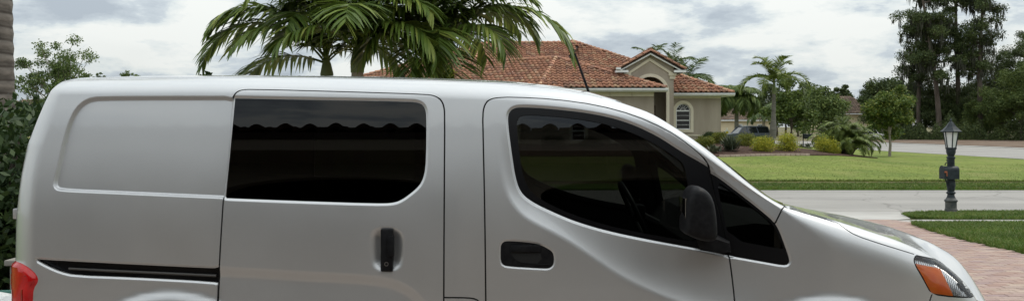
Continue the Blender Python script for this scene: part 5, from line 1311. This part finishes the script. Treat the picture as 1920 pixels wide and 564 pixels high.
def spiky(px, d, r, h, lb, seed, n=240):
    g = np.random.default_rng(seed); X = at_px(px, d); zb = float(ground_z(X, d)); t = empty('spiky_plant', (X, Y_(d), zb), lb, 'plant'); V = []; Q = []
    for k in range(n):
        a = g.uniform(0, 2*np.pi); e = g.uniform(.15, 1.35); l = g.uniform(.7, 1.05); b = np.array([X+g.normal(0, .12), Y_(d)+g.normal(0, .12), zb+.15]); dr = np.array([math.cos(a)*math.cos(e)*r, math.sin(a)*math.cos(e)*r, math.sin(e)*h])*l
        w = np.cross(dr, [0, 0, 1.]); w = w/np.linalg.norm(w)*.035; m = b+dr*.55; i = len(V); V += [b-w*.6, b+w*.6, m+w, m-w, b+dr+[0, 0, -.06]]; Q += [(i, i+1, i+2, i+3), (i+3, i+2, i+4)]
    mesh_obj('leaf_rosette', np.array(V), Q, 'spiky_leaf', t)
    mb = MB(); mb.tube([(X, Y_(d), zb-.05), (X, Y_(d), zb+.3)], [.1, .08], 8); mb.build('stem', 'bark', t)
spiky(1369, 43.4, .8, .95, 'grey green spiky plant in the planting bed', 230)
spiky(1338, 42.6, .45, .5, 'small spiky plant hugging the bed edge', 231, 110)
# low ground cover right of the yellow shrubs
shrub('ground_cover', at_px(1512, 50), 50, 2.2, .4, 'low grey green ground cover between the yellow shrubs', 'spiky_leaf', 1500, .08, 232)
# ---- hedge at the left edge behind the van
for k, (X, d, w, h) in enumerate(((-3.75, 6.1, 1.0, 1.66), (-4.0, 7.3, 1.3, 1.78), (-3.35, 5.9, .9, 1.25), (-4.9, 6.2, 1.4, 1.9))):
    g = np.random.default_rng(300+k); lb = ('glossy dark hedge shrub left of the van tail light', 'taller hedge shrub below the thick grey palm trunk', 'low dark hedge shrub tucked behind the van rear corner', 'broad hedge shrub at the far left')[k]
    t = empty('hedge_shrub', (X, Y_(d), 0), lb, 'shrub', 'hedge beside the driveway')
    c = np.stack([X+g.uniform(-.5, .5, 6500)*w, Y_(d)+g.uniform(-.5, .5, 6500)*w, h*g.uniform(0, 1, 6500)**.8], 1); c += g.normal(0, .05, c.shape)
    V, Q = leaf_quads(c, .068, g, .5, .5); mesh_obj('foliage', V, Q, 'shrub_leaf', t); mb = MB()
    for j in range(10):
        p, r = limb(g, (X+g.normal(0, w*.2), Y_(d)+g.normal(0, w*.2), -.02), (X+g.uniform(-.4, .4)*w, Y_(d)+g.uniform(-.4, .4)*w, h*g.uniform(.7, .95)), .02, .007, 5); mb.tube(p, r, 5, False)
    mb.build('stem', 'bark', t, True)
# ------------------------------------------------------------------ lamp post with mailbox
pm('cast_iron', (.012, .017, .021), .5, 0, .25, col2=(.026, .034, .040), nscale=14, bmp=.3, bscale=60)
pm('worn_iron', (.035, .042, .045), .65, col2=(.11, .105, .095), nscale=9, bmp=.4, bscale=50)
pm('frosted_pane', (.62, .62, .60), .4, col2=(.70, .70, .68), nscale=3)
pm('orange_flag', (.34, .10, .04), .6)
pm('bin_green', (.02, .11, .085), .45); pm('white_bag', (.62, .62, .61), .45, col2=(.74, .74, .73), nscale=9, bmp=.6, bscale=30, bdist=.03)
pm('beige_box', (.22, .205, .18), .7, col2=(.27, .25, .22), nscale=3)
d_ = 20.0; lx = at_px(1783, d_); lz = float(ground_z(lx, d_)); ly = Y_(d_)
LP = empty('lamp_post', (lx, ly, lz), 'dark cast iron lamp post with attached mailbox on the grass verge', 'lamp post')
c0 = (lx, ly, lz)
def zpx(py): return top_at(0, py, d_)-lz
mb = MB(); mb.lathe([(.135, -.05), (.135, .14), (.125, .15), (.125, .30), (.145, .315), (.145, .345), (.115, .37), (.10, .40)], c0, 12); mb.build('base', 'worn_iron', LP, True)
mb = MB(); mb.lathe([(.10, .395), (.085, .43), (.075, .48), (.10, .50), (.10, .53), (.075, .55), (.085, .62), (.098, .70), (.085, .85), (.078, 1.0), (.082, 1.15), (.078, 1.30), (.095, 1.33), (.095, 1.36), (.07, 1.38), (.10, 1.46), (.105, 1.53), (.08, 1.60), (.06, 1.63), (.085, 1.66), (.085, 1.69), (.06, 1.71)], c0, 14); mb.build('pole', 'cast_iron', LP, True)
gg = np.random.default_rng(5); mb = MB()
for k in range(26):   # cast leaves wound round the pole
    a = k*1.9; z = .60+.032*k; r = .083; p = Vector((lx+r*math.cos(a), ly+r*math.sin(a), lz+z)); q = Vector((-math.sin(a), math.cos(a), .9)).normalized(); n_ = Vector((math.cos(a), math.sin(a), 0))
    s_ = q.cross(n_)*.022; mb.add([p-q*.03, p+s_+n_*.012, p+q*.035+n_*.02, p-s_+n_*.012], [(0, 1, 2), (0, 2, 3)])
tag(mb.build('cast_leaves', 'cast_iron', LP, fix=False), kind='stuff')
z0, z1 = zpx(276.5), zpx(247); zt = zpx(222)
mb = MB(); mb.lathe([(.06, 1.70), (.10, z0-.06), (.125, z0-.03), (.125, z0)], c0, 6, rot=.3); mb.build('lantern_cup', 'cast_iron', LP)
r0, r1 = .105, .165
for k in range(6):
    a, b = .3+k*math.pi/3, .3+(k+1)*math.pi/3; P = lambda r, w, z: Vector((lx+r*math.cos(w), ly+r*math.sin(w), lz+z))
    mb = MB(); mb.tube([P(r0, a, z0-.01), P(r1, a, z1+.01)], .014, 6); mb.build('lantern_bar', 'cast_iron', LP)
    q = [P(r0*.97, a, z0), P(r0*.97, b, z0), P(r1*.97, b, z1), P(r1*.97, a, z1)]; n_ = Vector((math.cos((a+b)/2), math.sin((a+b)/2), 0))*.006
    mb = MB(); mb.add(q+[v-n_ for v in q], [(0, 1, 2, 3), (7, 6, 5, 4), (0, 4, 5, 1), (1, 5, 6, 2), (2, 6, 7, 3), (3, 7, 4, 0)]); mb.build('lantern_pane', 'frosted_pane', LP)
mb = MB(); mb.lathe([(.235, z1-.01), (.24, z1+.01), (.19, z1+.05), (.12, z1+.12), (.07, z1+.19), (.035, z1+.235)], c0, 6, rot=.3); mb.build('lantern_roof', 'cast_iron', LP)
mb = MB(); mb.lathe([(.035, z1+.23), (.018, z1+.25), (.026, z1+.27), (.012, z1+.295), (.004, zt+.02)], c0, 10); mb.build('finial', 'cast_iron', LP, True)
mx_ = at_px(1777, d_); zb0, zb1 = zpx(335), zpx(311); pr = [(-.11, zb0), (.11, zb0), (.11, zb1-.09)]+[(.11*math.cos(t), zb1-.09+.09*math.sin(t)) for t in np.linspace(0, math.pi, 9)][1:-1]+[(-.11, zb1-.09)]
mb = MB(); X0, X1 = at_px(1764, d_), at_px(1792, d_); V = [(X, ly-.06+p*1.0, lz+z) for X in (X0+.01, X1) for p, z in pr]; n = len(pr)
mb.add(V, [tuple(range(n)), tuple(range(2*n-1, n-1, -1))]+[(i, i+n, (i+1) % n+n, (i+1) % n) for i in range(n)]); mbx = mb.build('mailbox', 'cast_iron', LP)
mb = MB(); V = [(X, ly-.06+p*1.06, lz+zb0+(z-zb0)*1.04) for X in (X0-.012, X0+.012) for p, z in pr]; mb.add(V, [tuple(range(n)), tuple(range(2*n-1, n-1, -1))]+[(i, i+n, (i+1) % n+n, (i+1) % n) for i in range(n)]); mb.build('mailbox_door', 'cast_iron', mbx)
mb = MB(); mb.box((X0+.025, ly-.185, lz+(zb0+zb1)/2+.02), (.06, .012, .04)); mb.box((X0+.05, ly-.185, lz+(zb0+zb1)/2-.03), (.016, .014, .10)); mb.build('mailbox_flag', 'orange_flag', mbx)
mb = MB(); pts = [(at_px(1774, d_)+.055*math.cos(t), ly-.06, lz+zb1+.035+.05*math.sin(t)) for t in np.linspace(-.4, math.pi+.4, 14)]; mb.tube(pts, .012, 6); mb.build('scroll_crest', 'cast_iron', mbx)
mb = MB(); mb.tube([(at_px(1770, d_), ly-.06, lz+zb0), (at_px(1776, d_), ly-.03, lz+zb0-.16), (lx, ly, lz+zb0-.22)], .014, 6); mb.build('scroll_bracket', 'cast_iron', mbx)

# ------------------------------------------------------------------ far mailbox and road sign
def far_mailbox(px, d, lb):
    X = at_px(px, d); z = float(ground_z(X, d)); t = empty('far_mailbox', (X, Y_(d), z), lb, 'mailbox')
    mb = MB(); mb.lathe([(.10, -.05), (.10, .2), (.05, .25), (.05, 1.7), (.02, 1.75)], (X, Y_(d), z), 8); mb.build('post', 'cast_iron', t)
    mb = MB(); mb.box((X+.42, Y_(d), z+1.1), (.75, .35, .42), bev=.06); mb.box((X+.2, Y_(d), z+.86), (.5, .1, .06)); mb.build('box', 'cast_iron', t)
far_mailbox(1506, 84, 'small dark mailbox on a post beside the far road')
pm('sign_white', (.7, .7, .68), .5); pm('sign_yellow', (.55, .42, .03), .5)
X = at_px(1363, 95); zz = float(ground_z(X, 95)); t = empty('road_sign', (X, Y_(95), zz), 'small pale round road sign by the house corner', 'sign')
mb = MB(); mb.tube([(X, Y_(95), zz-.1), (X, Y_(95), zz+1.9)], .05, 8); mb.build('post', 'sign_white', t)
mb = MB(); mb.tube([(X, Y_(95)-.05, zz+1.35), (X, Y_(95)-.09, zz+1.35)], .32, 18); mb.build('plate', 'sign_white', t)
mb = MB(); mb.tube([(X, Y_(95)-.09, zz+1.35), (X, Y_(95)-.11, zz+1.35)], .15, 14); mb.build('emblem', 'sign_yellow', t)

# ------------------------------------------------------------------ parked cars
pm('suv_paint', (.065, .08, .105), .3, .5, coat=.6); pm('white_paint', (.62, .62, .61), .3, 0, coat=1.)
pm('car_glass', (.012, .014, .016), .05, 0, .7); pm('roof_rail', (.45, .46, .47), .3, .8)
def car(name, px, d, ang, label, paint, z=None, Ls=4.9, Ws=1.9, hb=1.02, ht=1.74):
    X = at_px(px, d); z = float(ground_z(X, d)) if z is None else z
    t = empty(name, (0, 0, 0), label, 'car'); a = Ls/2; w = Ws/2
    low = [(-a, .45), (-a+.05, .25), (a-.1, .25), (a, .5), (a-.04, .78), (a-.2, .95), (a-1.25, hb+.04), (-a+.25, hb+.06), (-a+.02, .9)]
    def loft(prof, ys):
        m = MB(); k = len(prof); V = [(x*sx if sx else x, y, zc) for y, sx in ys for x, zc in prof]; n = len(ys)
        m.add(V, [tuple(range(k))[::-1], tuple(range((n-1)*k, n*k))]+[(i*k+j, i*k+(j+1) % k, (i+1)*k+(j+1) % k, (i+1)*k+j) for i in range(n-1) for j in range(k)]); return m
    loft(low, [(-w, .965), (-w+.1, 1), (w-.1, 1), (w, .965)]).build('body', paint, t, True)
    cab = [(-a+.22, hb), (-a+.42, ht-.14), (-a+.62, ht-.02), (-.2, ht), (.55, ht-.08), (a-1.28, hb)]
    m = MB(); k = len(cab); V = []
    for y in (-1, 1):
        for x, zc in cab: V.append((x, y*(w-.05-(.22*(zc-hb)/(ht-hb))), zc))
    m.add(V, [tuple(range(k))[::-1], tuple(range(k, 2*k))]+[(j, (j+1) % k, k+(j+1) % k, k+j) for j in range(k)]); cb = m.build('cabin_glass', 'car_glass', t)
    m = MB(); rf = [(-a+.50, ht-.10), (-a+.60, ht+.0), (-.2, ht+.025), (.6, ht-.055), (.55, ht-.1)]; loft(rf, [(-w+.25, 1), (w-.25, 1)]).build('roof', paint, t, True)
    for y in (-1, 1):
        for x0, x1 in ((-a+.30, -a+.50), (-.95, -.80), (.12, .2), (a-1.30, .58)):
            m = MB(); p0 = (x0, y*(w-.04), hb); p1 = (x1, y*(w-.245), ht-.04); m.tube([p0, p1], .045, 6); m.build('pillar', paint, t)
        m = MB(); m.tube([(-a+.6, y*(w-.3), ht+.03), (-a+.7, y*(w-.3), ht+.08), (.2, y*(w-.3), ht+.075), (.35, y*(w-.3), ht)], .022, 6); m.build('roof_rail', 'roof_rail', t)
        m = MB(); m.tube([(-a+.35, y*(w-.03), hb+.03), (a-1.3, y*(w-.03), hb+.02)], .022, 6); m.build('belt_trim', 'roof_rail', t)
        m = MB(); m.box((-a+.08, y*(w-.16), .88), (.16, .26, .16), bev=.03); m.build('tail_light', 'red_lens', t)
        m = MB(); m.box((a-.12, y*(w-.22), .78), (.2, .3, .14), bev=.03); m.build('headlight', 'roof_rail', t)
        m = MB(); m.box((.72, y*(w+.06), hb+.1), (.14, .16, .14), bev=.03); m.build('mirror', paint, t)
        for x in (-a+.95, a-.95):
            m = MB(); m.lathe([(.2, -.11), (.33, -.11), (.36, -.08), (.36, .08), (.33, .11), (.2, .11)], (0, 0, 0), 24, False); m.v = [(x+p, y*(w-.08)+q, .36+r_) for p, r_, q in m.v]; ty = m.build('wheel', 'tyre_rubber', t, True)
            m = MB(); m.lathe([(.05, .10), (.2, .08), (.21, -.08), (.05, -.1)], (0, 0, 0), 18); m.v = [(x+p, y*(w-.08)+q, .36+r_) for p, r_, q in m.v]; m.build('rim', 'rim_metal', ty, True)
    t.location = (X, Y_(d), z); t.rotation_euler = (0, 0, R(ang)); return t
car('parked_suv', 1398, 84, 188, 'dark blue grey suv with roof rails parked beyond the planting bed', 'suv_paint', z=-.18)
car('parked_car', 1629, 124, 20, 'white car half hidden behind the date palm and street tree', 'white_paint', Ls=4.6, hb=.95, ht=1.6)

# ------------------------------------------------------------------ things behind the van's tail
X, d = -2.76, 5.1; bx_ = empty('utility_box', (X, Y_(d), 0), 'beige utility box behind the van tail light', 'box')
mb = MB(); mb.box((X+.04, Y_(d), .39), (.42, .32, .78), bev=.015); mb.build('cabinet', 'beige_box', bx_)
mb = MB(); mb.box((X+.04, Y_(d), .795), (.46, .36, .035), bev=.01); mb.build('lid', 'beige_box', bx_)
X, d = -2.80, 4.55; bn = empty('waste_bin', (X, Y_(d), 0), 'green rimmed bin holding a crumpled white bag beside the tail light', 'bin')
mb = MB(); mb.lathe([(.17, 0), (.215, .64), (.205, .64), (.165, .04)], (X, Y_(d), 0), 24); mb.build('tub', 'bin_green', bn, True)
mb = MB(); w_ = np.linspace(0, 2*np.pi, 29); mb.tube([(X+.215*math.cos(a), Y_(d)+.215*math.sin(a), .655) for a in w_], .016, 8, False); mb.build('rim', 'bin_green', bn, True)
g = np.random.default_rng(9); mb = MB(); mb.lathe([(.20, .50), (.205, .61), (.19, .655), (.14, .665), (.06, .65)], (X, Y_(d), 0), 26)
mb.v = [(x+g.normal(0, .010), y+g.normal(0, .010), z+g.normal(0, .014)) for x, y, z in mb.v]; mb.build('bin_bag', 'white_bag', bn, False)
